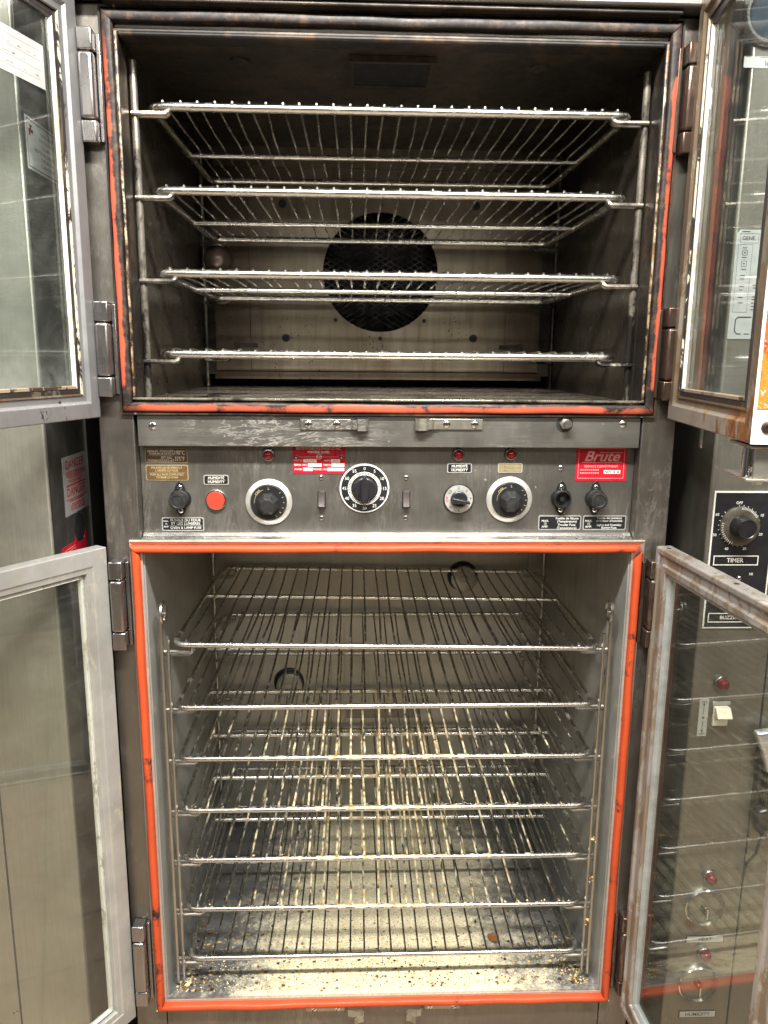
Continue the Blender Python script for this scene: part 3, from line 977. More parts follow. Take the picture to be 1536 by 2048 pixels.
def rrect(x0, x1, z0, z1, r, n=4):
    p = []
    for cx, cz, a0 in ((x1 - r, z1 - r, 0), (x0 + r, z1 - r, 90), (x0 + r, z0 + r, 180), (x1 - r, z0 + r, 270)):
        for k in range(n + 1):
            a = R(a0 + 90 * k / n)
            p.append((cx + r * math.cos(a), cz + r * math.sin(a)))
    return p


def plate(name, x0, x1, z0, z1, border, field, lines=(), bw=0.0022, pm='white_print', bars=(), y=PY, parent=OV, rr=0.003, label=None, lines2=()):
    mb = MB().prism(rrect(x0, x1, z0, z1, rr), y - 0.0009, y - 0.0001)
    if field:
        mb.prism(rrect(x0 + bw, x1 - bw, z0 + bw, z1 - bw, max(0.0006, rr - bw * 0.5)), y - 0.0012, y - 0.00092, 1)
    p = obj(name, mb, [border, field or border], parent, label=label)
    mb = MB()
    yy = y - 0.0014
    for L in lines:
        t, x, z, sz = L[:4]
        kw = L[4] if len(L) > 4 else {}
        mb.text(t, sz, (x, yy, z), **{'bold': 0.012, **kw})
    for a, b, c, d in bars:
        mb.add([(a, yy, c), (b, yy, c), (b, yy, d), (a, yy, d)], [(0, 1, 2, 3)])
    if mb.v:
        obj('lettering', mb, pm, p)
    return p


# instruction plates, brown with pale border
cx = -0.3645
plate('instruction_plate', -0.3985, -0.3300, 1.4290, 1.4535, 'tan_border', 'brown_plate',
      [('RÉGLER TOUS LES', -0.3735, 1.4490, 0.0052), ('THERMOSTATS À', -0.3720, 1.4443, 0.0052), ('190°C', -0.3430, 1.4460, 0.0095, {'sx': 0.72}),
       ('SET ALL', -0.3640, 1.4380, 0.0052), ('THERMOSTATS AT', -0.3735, 1.4330, 0.0052), ('375°F', -0.3430, 1.4360, 0.0095, {'sx': 0.72})],
      bw=0.0012, bars=[(-0.393, -0.353, 1.4410, 1.4413)])
plate('instruction_plate', -0.3985, -0.3300, 1.4005, 1.4262, 'tan_border', 'brown_plate',
      [('POUSSER LES RÉCIPIENTS À', cx, 1.4215, 0.0050, {'sx': .82}), ("L'ARRIÈRE DU FOUR", cx, 1.4168, 0.0050, {'sx': .82}),
       ('PUSH ALL PANS COMPLETELY', cx, 1.4103, 0.0050, {'sx': .82}), ('TO REAR OF OVEN', cx, 1.4055, 0.0050, {'sx': .82})],
      bw=0.0012, bars=[(-0.393, -0.336, 1.4135, 1.4138)], pm='gold_print')
# black fuse and humidity labels
plate('fuse_plate', -0.3768, -0.3075, 1.3160, 1.3390, 'aluminium', 'black_plastic',
      [('FUSIBLE DU FOUR', -0.3375, 1.3340, 0.0062), ('ET DES LUMIÈRES', -0.3375, 1.3283, 0.0062), ('OVEN & LAMP FUSE', -0.3375, 1.3213, 0.0058),
       ('MAX.', -0.3697, 1.3325, 0.0038), ('15', -0.3697, 1.3278, 0.0038), ('AMP', -0.3697, 1.3232, 0.0040)],
      bw=0.0018, bars=[(-0.3645, -0.3105, 1.3248, 1.3251)])
plate('fuse_plate', 0.2505, 0.3232, 1.3180, 1.3430, 'aluminium', 'black_plastic',
      [("Fusible de l'étuve", 0.2990, 1.3380, 0.0056), ('(Température)', 0.2990, 1.3327, 0.0056), ('Proofer Fuse', 0.2990, 1.3268, 0.0056), ('(Temperature)', 0.2990, 1.3214, 0.0056),
       ('MAX.', 0.2620, 1.3335, 0.0052), ('15', 0.2620, 1.3287, 0.0052), ('AMP.', 0.2620, 1.3237, 0.0052)], bw=0.0018)
plate('fuse_plate', 0.3262, 0.4000, 1.3180, 1.3430, 'aluminium', 'black_plastic',
      [('Fusible des lumières', 0.3710, 1.3385, 0.0052), ("et brûleur d'humidité", 0.3710, 1.3337, 0.0052), ('Lights and Humidity', 0.3710, 1.3267, 0.0052), ('Burner-Fuse', 0.3710, 1.3220, 0.0052),
       ('MAX.', 0.3360, 1.3335, 0.0052), ('15', 0.3360, 1.3287, 0.0052), ('AMP.', 0.3360, 1.3237, 0.0052)], bw=0.0018)
for x, z in ((-0.2852, 1.4017), (0.1148, 1.4226)):
    plate('humidity_plate', x - 0.0205, x + 0.0205, z - 0.0082, z + 0.0082, 'aluminium', 'black_plastic',
          [('HUMIDITÉ', x, z + 0.0032, 0.0058), ('HUMIDITY', x, z - 0.0034, 0.0058)], bw=0.0016, bars=[(x - 0.015, x + 0.015, z - 0.0002, z + 0.0001)])
plate('temperature_plate', 0.1787, 0.2197, 1.4148, 1.4314, 'aluminium', 'tan_plate',
      [('TEMPÉRATURE', 0.1992, 1.4263, 0.0050), ('TEMPERATURE', 0.1992, 1.4199, 0.0050)], bw=0.0016, pm='tan_border', bars=[(0.184, 0.214, 1.4230, 1.4233)])

# red maker's plate
x0, x1, z0, z1 = -0.1598, -0.0738, 1.4125, 1.4575
p = plate('rating_plate', x0, x1, z0, z1, 'red_plate', None,
          [('BRUTE KITCHEN EQUIPMENT CO. INC.', -0.1168, 1.4538, 0.0068, {'sx': 0.62}), ('MONTREAL, QUEBEC', -0.1168, 1.4480, 0.0056, {'sx': 0.68}),
           ('WATTS', -0.1510, 1.4340, 0.0042), ('AMPS', -0.1040, 1.4340, 0.0042), ('SERIAL NO.', -0.1470, 1.4268, 0.0042), ('VOLTS', -0.1035, 1.4268, 0.0042),
           ('PHASE', -0.1508, 1.4197, 0.0042), ('MODEL NO.', -0.1145, 1.4197, 0.0042), ('CSA', -0.1165, 1.4405, 0.0042)],
          bars=[(-0.150, -0.1205, 1.4401, 1.4404), (-0.1125, -0.083, 1.4401, 1.4404)], rr=0.001)
mb = MB()
for a, b, z in ((-0.1425, -0.1205, 1.4340), (-0.0975, -0.0825, 1.4340), (-0.1350, -0.1125, 1.4268), (-0.0965, -0.0755, 1.4268), (-0.1430, -0.1270, 1.4197), (-0.1030, -0.0755, 1.4197)):
    mb.box(a, b, PY - 0.0013, PY - 0.0009, z - 0.0026, z + 0.0026)
    for k in range(5):
        q = a + (b - a) * (0.25 + 0.12 * k)
        mb.box(q, q + 0.0012, PY - 0.0015, PY - 0.00135, z - 0.0009, z + 0.0009, 1)
mb.lathe((-0.1165, PY - 0.0010, 1.4405), [(0.0042, 0), (0.0042, 0.0003), (0.0036, 0.0003), (0.0036, 0)], 24, 0, cap=False)
obj('entry_box', mb, ['white_print', 'sticker_silver'], p)
each('plate_rivet', [lambda mb, x=x: mb.lathe((x, PY - 0.001, 1.4405), [(0.0036, 0), (0.0034, 0.0012), (0.0016, 0.0014), (0.0014, 0.0004)], 16) for x in (-0.1535, -0.0800)], 'chrome', p)

# red service plate with slanted logo
x0, x1, z0, z1 = 0.3085, 0.3935, 1.4020, 1.4600
p = plate('service_plate', x0, x1, z0, z1, 'red_plate', None, [], rr=0.001)
mb = MB()
mb.ring(x0 + 0.004, x1 - 0.004, z0 + 0.004, z1 - 0.0035, [(0, PY - 0.0014), (0.0007, PY - 0.0014)], close=False)
mb.text('Brute', 0.0240, (0.3508, PY - 0.0014, 1.4425), bold=0.016, shear=0.35, sx=1.08)
mb.box(0.3180, 0.3860, PY - 0.0015, PY - 0.0013, 1.4322, 1.4333)
mb.box(0.3480, 0.3860, PY - 0.0015, PY - 0.0013, 1.4492, 1.4499)
mb.text('SERVICE DEPARTMENT', 0.0056, (0.3510, PY - 0.0014, 1.4262), bold=0.0)
for z in (1.4205, 1.4152):
    for k in range(9):
        a = 0.3165 + k * 0.0036
        mb.box(a, a + 0.0022, PY - 0.00145, PY - 0.0013, z - 0.0011, z + 0.0011)
obj('lettering', mb, 'pink_print', p)
mb = MB().box(0.3560, 0.3840, PY - 0.00135, PY - 0.001, 1.4140, 1.4200)
mb.text('NOV 16 42', 0.0052, (0.3700, PY - 0.0016, 1.4170), bold=0.02, mi=1)
obj('date_stamp', mb, ['white_print', 'black_print'], p)

# indicator lamps
for x, z in ((-0.1991, 1.4430), (0.1125, 1.4450), (0.1991, 1.4462)):
    mb = MB().lathe((x, PY, z), [(0.0108, 0), (0.0108, 0.002), (0.0098, 0.0045), (0.0078, 0.005), (0.0076, 0.002)], 32)
    il = obj('indicator_lamp', mb, 'hinge_steel', OV)
    mb = MB().lathe((x, PY - 0.002, z), [(0.0076, 0), (0.0074, 0.003), (0.0055, 0.0055), (0.0028, 0.0068), (0.0003, 0.0072)], 24)
    obj('lens', mb, 'lens_red', il)
# big red humidity button
mb = MB().lathe((-0.2863, PY, 1.3685), [(0.0172, 0), (0.0172, 0.003), (0.0163, 0.0048), (0.0148, 0.0050), (0.0146, 0.003)], 40)
rb = obj('humidity_light', mb, 'chrome', OV)
mb = MB().lathe((-0.2863, PY - 0.003, 1.3685), [(0.0146, 0), (0.0146, 0.0032), (0.0138, 0.0042), (0.0003, 0.0046)], 40)
obj('lens', mb, 'button_red', rb)


# fuse holders
def fuse_holder(x, z, opened=False, base='black_plastic'):
    mb = MB()
    poly = []
    for k in range(40):
        a = 2 * math.pi * k / 40
        r_ = 0.0176
        px, pz = r_ * math.cos(a), r_ * math.sin(a)
        # lens-shaped flange: the round body drawn out to two ears
        if abs(pz) > 0.0118:
            px *= 0.78
            pz = math.copysign(0.0118 + (abs(pz) - 0.0118) * 3.0, pz)
        poly.append((x + px, z + pz))
    mb.prism(poly, PY - 0.0022, PY - 0.0002)
    fh = obj('fuse_holder', mb, base, OV, 0.0006)
    each('holder_screw', [lambda mb, k=k: screw(mb, x, PY - 0.0022, z + 0.0192 - 0.0384 * k, 0.0046, 20 + 30 * k, cross=True) for k in (0, 1)], SC, fh)
    mb = MB()
    if opened:
        mb.lathe((x, PY - 0.0022, z), [(0.0150, 0), (0.0150, 0.010), (0.0140, 0.0115), (0.0122, 0.0115), (0.0115, 0.001), (0.004, 0.0008)], 36)
        mb.lathe((x, PY - 0.003, z), [(0.0045, 0), (0.004, 0.006)], 12)
        obj('fuse_socket', mb, 'black_plastic', fh)
    else:
        pr = [(0.0150, 0), (0.0150, 0.006), (0.0140, 0.0065), (0.0138, 0.022), (0.0128, 0.0235), (0.010, 0.0238), (0.009, 0.0228), (0.0005, 0.0228)]
        mb.lathe((x, PY - 0.0022, z), pr, 36)
        for k in range(18):
            a = 2 * math.pi * k / 18
            c, d = math.cos(a), math.sin(a)
            mb.box(0.0136, 0.0146, PY - 0.024, PY - 0.009, -0.0009, 0.0009, fn=lambda q, y, w, c=c, d=d: (x + q * c - w * d, y, z + q * d + w * c))
        obj('fuse_cap', mb, 'black_matte', fh)


fuse_holder(-0.3445, 1.3700)
fuse_holder(0.2868, 1.3722, True)
fuse_holder(0.3445, 1.3722)
mb = MB()
screw(mb, 0.2841, PY, 1.4234, 0.0048, 85)
obj('panel_screw', mb, ['chrome', 'black_matte'], OV)


# thermostat knobs
def thermostat(x, z):
    mb = MB().lathe((x, PY, z), [(0.0385, 0), (0.0385, 0.002), (0.0375, 0.0032), (0.0305, 0.0052), (0.0295, 0.004), (0.0290, 0.001)], 64)
    k_ = obj('thermostat_knob', mb, 'aluminium', OV)
    zc = z + 0.001
    mb = MB().lathe((x, PY - 0.001, zc), [(0.0288, 0), (0.0288, 0.009), (0.0280, 0.0102), (0.020, 0.0108)], 56)
    obj('dial', mb, 'black_plastic', k_)
    mb = MB().lathe((x, PY - 0.011, zc - 0.002), [(0.0190, 0), (0.0186, 0.006), (0.0115, 0.020), (0.0108, 0.0205)], 8, phase=R(22.5))
    obj('grip', mb, 'black_matte', k_, 0.0008, auto=10)
    mb = MB()
    y = PY - 0.0123
    mb.text('OFF', 0.0062, (x - 0.0165, y, zc + 0.0165), ex=(0.72, 0, 0.69), ey=(-0.69, 0, 0.72))
    for a in list(range(-60, 60, 20)):
        c, d = math.cos(R(a)), math.sin(R(a))
        mb.box(0.0240, 0.0268, y, y + 0.0001, -0.0004, 0.0004, fn=lambda q, yy, w, c=c, d=d: (x + q * c - w * d, yy, zc + q * d + w * c))
    mb.text('L', 0.006, (x + 0.001, y, zc + 0.0232))
    pts = []
    for q in range(9):
        a = R(110 + 9 * q)
        pts.append((x + 0.0225 * math.cos(a), y, zc + 0.0225 * math.sin(a)))
    mb.tube(pts, 0.00035, 4)
    obj('lettering', mb, 'gold_print', k_)


thermostat(-0.1999, 1.3650)
thermostat(0.1996, 1.3700)

# minute timer
tx, tz = -0.0421, 1.3882
mb = MB().lathe((tx, PY, tz), [(0.0410, 0), (0.0410, 0.0018), (0.0400, 0.0024), (0.0385, 0.0024)], 72)
mb.lathe((tx, PY - 0.0018, tz), [(0.0387, 0), (0.0385, 0.0008), (0.02, 0.0009)], 72, 1)
tm = obj('minute_timer', mb, ['white_print', 'black_plastic'], OV)
mb = MB()
y = PY - 0.0031
for k in range(60):
    a = R(90 - 6 * k)
    c, d = math.cos(a), math.sin(a)
    big = k % 5 == 0
    w_ = 0.0007 if not big else 0.0009
    mb.box(0.0222, 0.0268 + (0.0012 if big else 0), y, y + 0.0001, -w_, w_, fn=lambda q, yy, w, c=c, d=d: (tx + q * c - w * d, yy, tz + q * d + w * c))
pts = [(tx + 0.0272 * math.cos(2 * math.pi * k / 72), y, tz + 0.0272 * math.sin(2 * math.pi * k / 72)) for k in range(72)]
mb.tube(pts, 0.0005, 4, closed=True)
for k in range(12):
    a = R(90 - 30 * k)
    mb.text(str(5 * k), 0.0074, (tx + 0.0333 * math.cos(a), y, tz + 0.0333 * math.sin(a)), bold=0.0)
obj('lettering', mb, 'white_print', tm)
mb = MB().lathe((tx, PY - 0.0022, tz), [(0.0195, 0), (0.0195, 0.006), (0.0180, 0.0085), (0.006, 0.009)], 48)
mb.prism([(tx - 0.0055, tz - 0.0215), (tx + 0.0055, tz - 0.0215), (tx + 0.0060, tz + 0.008), (tx + 0.0016, tz + 0.0235), (tx - 0.0016, tz + 0.0235), (tx - 0.0060, tz + 0.008)], PY - 0.026, PY - 0.009)
obj('pointer_knob', mb, 'black_plastic', tm, 0.0018)

# humidity knob with silver scale
hx, hz = 0.1146, 1.3710
mb = MB().lathe((hx, PY, hz), [(0.0255, 0), (0.0255, 0.0025), (0.0245, 0.0035), (0.0238, 0.0035)], 56)
mb.lathe((hx, PY - 0.003, hz), [(0.0237, 0), (0.0235, 0.0010), (0.012, 0.0012)], 56, 1)
hk = obj('humidity_knob', mb, ['black_plastic', 'aluminium'], OV)
mb = MB()
y = PY - 0.0044
for t, a in (('OFF', 180), ('LO', 140), ('2', 92), ('3', 48), ('4', 5), ('6', -38), ('8', -88), ('10', -132)):
    c, d = math.cos(R(a)), math.sin(R(a))
    mb.text(t, 0.0056, (hx + 0.0192 * c, y, hz + 0.0192 * d), ex=(d, 0, -c), ey=(c, 0, d), mi=1 if t == 'OFF' else 0)
for k in range(26):
    a = R(130 - k * 10)
    c, d = math.cos(a), math.sin(a)
    mb.box(0.0152, 0.0164, y, y + 0.0001, -0.0002, 0.0002, fn=lambda q, yy, w, c=c, d=d: (hx + q * c - w * d, yy, hz + q * d + w * c))
obj('lettering', mb, ['black_print', 'red_print'], hk)
mb = MB().lathe((hx, PY - 0.004, hz), [(0.0140, 0), (0.0140, 0.005), (0.0130, 0.007), (0.006, 0.0072)], 40)
mb.prism([(hx - 0.0125, hz - 0.0042), (hx + 0.0165, hz - 0.0060), (hx + 0.0165, hz - 0.0012), (hx - 0.0125, hz + 0.0050)], PY - 0.024, PY - 0.010)
obj('grip', mb, 'black_plastic', hk, 0.0014)

# rocker switches
for x, z in ((-0.1129, 1.3690), (0.0274, 1.3692)):
    mb = MB().box(x - 0.0066, x + 0.0066, PY - 0.0016, PY - 0.0002, z - 0.0150, z + 0.0150)
    rs = obj('rocker_switch', mb, 'black_plastic', OV, 0.0005)
    mb = MB().add([(x - 0.0054, PY - 0.0015, z + 0.0138), (x - 0.0054, PY - 0.0030, z + 0.0138), (x - 0.0054, PY - 0.0045, z), (x - 0.0054, PY - 0.0105, z - 0.0105), (x - 0.0054, PY - 0.0015, z - 0.0138),
                   (x + 0.0054, PY - 0.0015, z + 0.0138), (x + 0.0054, PY - 0.0030, z + 0.0138), (x + 0.0054, PY - 0.0045, z), (x + 0.0054, PY - 0.0105, z - 0.0105), (x + 0.0054, PY - 0.0015, z - 0.0138)],
                  [(0, 1, 2, 3, 4), (9, 8, 7, 6, 5), (0, 5, 6, 1), (1, 6, 7, 2), (2, 7, 8, 3), (3, 8, 9, 4), (4, 9, 5, 0)])
    obj('rocker', mb, 'rocker_brown', rs, 0.0006)
    each('switch_screw', [lambda mb, dz=dz: screw(mb, x - 0.0006, PY, z + dz, 0.0040, 40, cross=True) for dz in (0.0372, -0.0312)], SC, rs)


# ------------------------------------------------------------------ hinges
def hinge(x, z0, z1, side, mat):
    L = z1 - z0
    mb = MB()
    mb = MB().box(x - 0.0095, x + 0.0115, -0.0285, -0.0012, z0 + 0.0315, z1 - 0.0315)
    h = obj('hinge', mb, mat, OV, 0.0045, seg=3)
    each('knuckle', [lambda mb, za=za: mb.box(x - 0.010, x + 0.012, -0.026, -0.0006, za, za + 0.030) for za in (z0, z1 - 0.030)], mat, h, 0.0022)
    mb = MB().box(*sorted((x + side * -0.0125, x + side * -0.018)), -0.010, -0.0007, z0 + 0.004, z1 - 0.004)
    obj('leaf', mb, mat, h, 0.0008)


for z0, z1 in ((1.902, 2.054), (1.5376, 1.6805)):
    hinge(-0.4415, z0, z1, -1, 'hinge_steel')
    hinge(0.4360, z0, z1, 1, 'hinge_brown')
for z0, z1 in ((1.125, 1.275), (0.440, 0.605)):
    hinge(-0.4440, z0, z1, -1, 'hinge_steel')
    hinge(0.4400, z0, z1, 1, 'hinge_brown')


# ------------------------------------------------------------------ doors
class DoorSpace:
    def __init__(s, h, ang, left):
        s.h = Vector((h[0], h[1], 0))
        s.t = Vector((math.cos(R(ang)), math.sin(R(ang)), 0))
        s.n = Vector((-s.t.y, s.t.x, 0)) if left else Vector((s.t.y, -s.t.x, 0))

    def __call__(s, a, w, z):
        return s.h + s.t * a + s.n * w + Vector((0, 0, z))


def door(sp, W, z0, z1, prof, fmat, strips, gl, gm, gu, gw, label):
    mb = MB().ring(0, W, z0, z1, prof, fn=sp)
    d = obj('glass_door', mb, fmat, OV, 0.0012, label=label)
    for nm, pf, mt in strips:
        obj(nm, MB().ring(0, W, z0, z1, pf, fn=sp, sides=(1, 2, 2, 0) if isinstance(mt, list) else None), mt, d)
    mb = MB()
    for w in gw:
        mb.box(gu, W - gu, w - 0.0015, w + 0.0015, z0 + gu, z1 - gu, fn=sp)
    obj('glass', mb, gm, d)
    return d


PU = [(0, -0.044), (0, -0.001), (0.001, 0), (0.022, 0), (0.026, -0.005), (0.0362, -0.006), (0.0362, -0.0145), (0.006, -0.044)]
SU = [('edge_trim', [(0.0350, -0.012), (0.0350, -0.0040), (0.0375, -0.0040), (0.0375, -0.012)], ['trim_chipped', 'frame_rust', 'frame_dark']),
      ('seal_strip', [(0.0377, -0.012), (0.0377, -0.0065), (0.0445, -0.0065), (0.0445, -0.012)], 'strip_black'),
      ('glazing_bead', [(0.0447, -0.0105), (0.0447, -0.0070), (0.0455, -0.0060), (0.0492, -0.0060), (0.0500, -0.0075), (0.0500, -0.0105)], ['bead_cream', 'trim_brown', 'strip_black'])]
dUL = DoorSpace((-0.451, -0.020), -106.5, True)
doorUL = door(dUL, 0.40, 1.506, 2.098, PU, 'frame_lavender', SU, None, 'glass_upper', 0.049, (-0.012,), 'grey framed oven door beside the paper-stickered glass')
dUR = DoorSpace((0.439, -0.020), -98.5, False)
doorUR = door(dUR, 0.374, 1.509, 2.108, PU, 'frame_rust', SU, None, 'glass_upper', 0.049, (-0.012,), 'rusty brown framed oven door with a flame sticker on its edge')
PL = [(0, -0.026), (0, -0.002), (0.002, 0), (0.009, 0), (0.0115, -0.004), (0.0240, -0.004), (0.0265, 0), (0.036, 0), (0.037, -0.002), (0.037, -0.015), (0.014, -0.026)]
PL2 = [(0, -0.024), (0, -0.001), (0.001, 0), (0.026, 0), (0.0275, -0.002), (0.0365, -0.003), (0.0375, -0.005), (0.0375, -0.015), (0.014, -0.024)]
SL = [('glazing_bead', [(0.0372, -0.016), (0.0372, -0.006), (0.0400, -0.005), (0.0445, -0.008), (0.0460, -0.016)], 'bead_grey')]
SL2 = [('glazing_bead', [(0.0377, -0.016), (0.0377, -0.012), (0.0405, -0.010), (0.0440, -0.008), (0.0455, -0.016)], 'bead_cream')]
dLL = DoorSpace((-0.456, -0.020), -124.6, True)
doorLL = door(dLL, 0.41, 0.415, 1.299, PL2, 'frame_alu', SL2, None, 'glass_lower', 0.043, (-0.012,), 'pale aluminium framed proofer door')
dLR = DoorSpace((0.437, -0.020), -86.1, False)
doorLR = door(dLR, 0.405, 0.415, 1.301, PL, 'frame_alu_dirty', SL, None, 'glass_lower', 0.043, (-0.012,), 'stained aluminium framed proofer door')

# paper label on the upper glass
mb = MB().box(0.064, 0.165, -0.0103, -0.0099, 1.953, 2.008, fn=dUL)
pl = obj('paper_label', mb, plain('faded_paper', (0.40, 0.40, 0.385), 0, 0.6, 0.15, 14), doorUL)
mb = MB()
for z in (1.963, 1.975, 1.987, 1.999):
    mb.box(0.072, 0.160, -0.0098, -0.0097, z - 0.0003, z + 0.0003, fn=dUL)
for k in range(16):
    a = 0.075 + random.random() * 0.07
    z = random.choice((1.966, 1.978, 1.990))
    mb.box(a, a + 0.006, -0.0098, -0.0097, z, z + 0.0018, fn=dUL)
obj('fine_print', mb, 'sticker_silver', pl)

# free edge of the rusty door: white plate with flame print, bolt
mb = MB().box(0.3745, 0.3755, -0.046, 0.0, 1.509, 2.108, fn=dUR)
ep = obj('edge_plate', mb, 'paper_white', doorUR)
mb = MB().box(0.3757, 0.3761, -0.046, -0.0035, 1.548, 1.95, fn=dUR)
obj('flame_sticker', mb, 'flame_print', ep)
c = dUR(0.3756, -0.0165, 1.528)
mb = MB().lathe(c, [(0.0068, 0), (0.0066, 0.0012), (0.005, 0.0020), (0.0022, 0.0020), (0.002, 0.0005)], 24, ax=tuple(dUR.t))
obj('edge_bolt', mb, 'hinge_brown', ep)

# roller catch under the rusty door
mb = MB()
f = dUR
mb.box(0.295, 0.368, -0.040, -0.004, 1.503, 1.5065, fn=f)
mb.box(0.285, 0.368, -0.040, -0.002, 1.4655, 1.4685, fn=f)
mb.box(0.362, 0.3655, -0.040, -0.010, 1.4690, 1.5025, fn=f)
mb.box(0.300, 0.330, -0.036, -0.033, 1.4690, 1.5025, fn=f)
rc = obj('roller_catch', mb, 'zinc', doorUR, 0.0006)
mb = MB().lathe(f(0.346, -0.009, 1.469), [(0.0062, 0), (0.0062, 0.0335)], 20, ax=(0, 0, 1))
mb.lathe(f(0.355, -0.012, 1.469), [(0.004, 0), (0.004, 0.006), (0.002, 0.007), (0.003, 0.012)], 12, ax=(0, 0, 1))
mb.lathe(f(0.352, -0.020, 1.4655), [(0.007, 0), (0.006, 0.005)], 6, ax=(0, 0, -1))
obj('roller', mb, 'chrome', rc)
mb = MB().box(0.052, 0.062, -0.040, -0.037, 1.470, 1.509, fn=f)
obj('door_tab', mb, 'steel_trim', doorUR, 0.001)
# stile holes on the pale tops
each('drain_hole', [lambda mb, a=a: mb.lathe(dLR(a, -0.013, 1.3008), [(0.004, 0), (0.0039, 0.0006)], 14, ax=(0, 0, 1)) for a in (0.020, 0.22)], 'black_void', doorLR)


# ------------------------------------------------------------------ rack ladders
UZ = [1.973, 1.8525, 1.7285, 1.6035]
LZ = [1.103, 0.9945, 0.8955, 0.7945, 0.6935, 0.5910, 0.4870]


def upright(x, y, z0, z1, r, zs, drop, mat, name, dirn, top=None, dbl=False, rh=0.0028, dy=0.0, tip=0.013):
    s = 1 if x < 0 else -1
    mb = MB()
    mb.tube([(x, y, z0), (x, y, z0 + 0.1), (x, y, z1)], r, 10)
    if dbl:
        mb.tube([(x + s * 0.010, y + dirn * 0.003, z0), (x + s * 0.010, y + dirn * 0.003, z1 - 0.03)], r * 0.8, 8)
        mb.tube([(x + s * 0.006, y - 0.004 + 0.016 * math.cos(q), z1 + 0.014 + 0.017 * math.sin(q)) for q in [2 * math.pi * k / 14 for k in range(14)]], 0.0032, 7, closed=True)
        mb.lathe((x + s * 0.004, y, z1 + 0.010), [(0.004, 0), (0.005, 0.006), (0.002, 0.008)], 10, ax=(s, 0, 0))
    for z in zs:
        zz = z - drop
        xe = x + s * 0.050
        yh = y + dy
        pts = [(x - s * 0.004, yh - 0.007, zz), (xe - s * 0.004, yh - 0.007, zz), (xe, yh - 0.006, zz + 0.003), (xe + s * 0.001, yh - 0.003, zz + tip),
               (xe + s * 0.001, yh + 0.003, zz + tip), (xe, yh + 0.006, zz + 0.003), (xe - s * 0.004, yh + 0.007, zz), (x - s * 0.002, yh + 0.007, zz)]
        mb.tube(pts, rh, 7)
    return obj(name, mb, mat, OV)


for s in (-1, 1):
    upright(s * 0.3935, 0.048, ZU0 + 0.002, 2.035, 0.0058, UZ, 0.0122, 'rod_hot', 'shelf_upright', 1, rh=0.0036, tip=0.006)
    upright(s * 0.3935, 0.560, ZU0 + 0.002, 2.035, 0.0042, UZ, 0.0115, 'rod_hot', 'shelf_upright', 1, rh=0.0030)
    upright(s * 0.3890, 0.028, ZL0 + 0.012, 1.160, 0.0036, LZ, 0.0085, 'rod_low', 'shelf_upright', 1, dbl=True, dy=0.013)
    upright(s * 0.3890, 0.515, ZL0 + 0.012, 1.283, 0.0042, LZ, 0.0085, 'rod_low', 'shelf_upright', 1)


# ------------------------------------------------------------------ wire shelves
def rim_pts(w, d, r):
    p = []
    for cx, cy, a0 in ((w / 2 - r, d - r, 0), (-w / 2 + r, d - r, 90), (-w / 2 + r, r, 180), (w / 2 - r, r, 270)):
        for k in range(7):
            a = R(a0 + 90 * k / 6)
            p.append((cx + r * math.cos(a), cy + r * math.sin(a), 0))
    return p


def make_shelf(rb, rm, rw, wm, bm_, seed, d=0.50, w=0.742):
    random.seed(seed)
    t = thing('wire_shelf', 'x', 'oven shelf', (0, 0, 0))
    ORIGIN.pop(t.name, None)
    obj('rim', MB().tube(rim_pts(w, d, 0.022), rb, 10, closed=True), bm_, t)
    mb = MB().tube([(-w / 2, 0.285, -0.0015), (0, 0.285, -0.0015), (w / 2, 0.285, -0.0015)], rm, 10)
    obj('cross_bar', mb, bm_, t)
    mb = MB()
    for k in range(28):
        x = -0.3505 + k * 0.701 / 27 + random.uniform(-.0009, .0009)
        zt = rb + rw * 0.6
        xs = random.gauss(0, 0.0016) + (random.uniform(-.006, .006) if random.random() < 0.08 else 0)
        pts = [(x, -rb * 0.35, zt - 0.0006), (x, 0.012, zt)]
        for q in range(1, 9):
            pts.append((x + xs * math.sin(q / 9 * math.pi) + random.uniform(-.0003, .0003), 0.012 + (d - 0.018) * q / 9, zt - 0.0022 * math.sin(q / 9 * math.pi * 2) ** 2 - 0.001))
        pts.append((x, d + rb * 0.3, zt - 0.0006))
        mb.tube(pts, rw, 6)
    obj('wire_grid', mb, wm, t)
    return t


def place(src, first, loc, rot, label, group):
    if first:
        r = src
    else:
        r = src.copy()
        COL.objects.link(r)
        for ch in list(src.children):
            c = ch.copy()
            COL.objects.link(c)
            c.parent = r
    r.location = loc
    r.rotation_euler = rot
    r['label'], r['category'], r['group'] = label, 'oven shelf', group
    return r


ORD = ['topmost', 'second from the top', 'third from the top', 'fourth from the top', 'fifth from the top', 'sixth from the top', 'bottom']
LU = ['highest chrome wire shelf in the dark upper oven, above the fan opening',
      'chrome wire shelf in the upper oven crossing the top of the fan opening',
      'chrome wire shelf in the upper oven just under the brown lamp bulb',
      'lowest chrome wire shelf in the upper oven, seen edge-on near its floor']
LL_ = ['topmost wire shelf of the lower proofer, resting tilted on its hooks',
       'second wire shelf from the top in the lower proofer, just above a ringed light',
       'third wire shelf from the top in the lower proofer, lightly dusted',
       'middle wire shelf of the seven in the lower proofer, crusted with dough',
       'third wire shelf from the proofer bottom, its front bar yellow with dough',
       'second wire shelf from the bottom in the lower proofer, crusted with pale dough',
       'lowest wire shelf of the lower proofer, just above the floury floor']
sh = make_shelf(0.0068, 0.0050, 0.0019, 'wire_hot', 'wire_hot', 1)
for i, z in enumerate(UZ):
    place(sh, i == 0, (0.000, 0.050, z), (R(-0.05 * i), R((-0.05, 0.0, 0.05, 0.02)[i]), R((0.1, -0.1, 0.1, 0)[i])), LU[i], 'wire shelves of the upper oven')
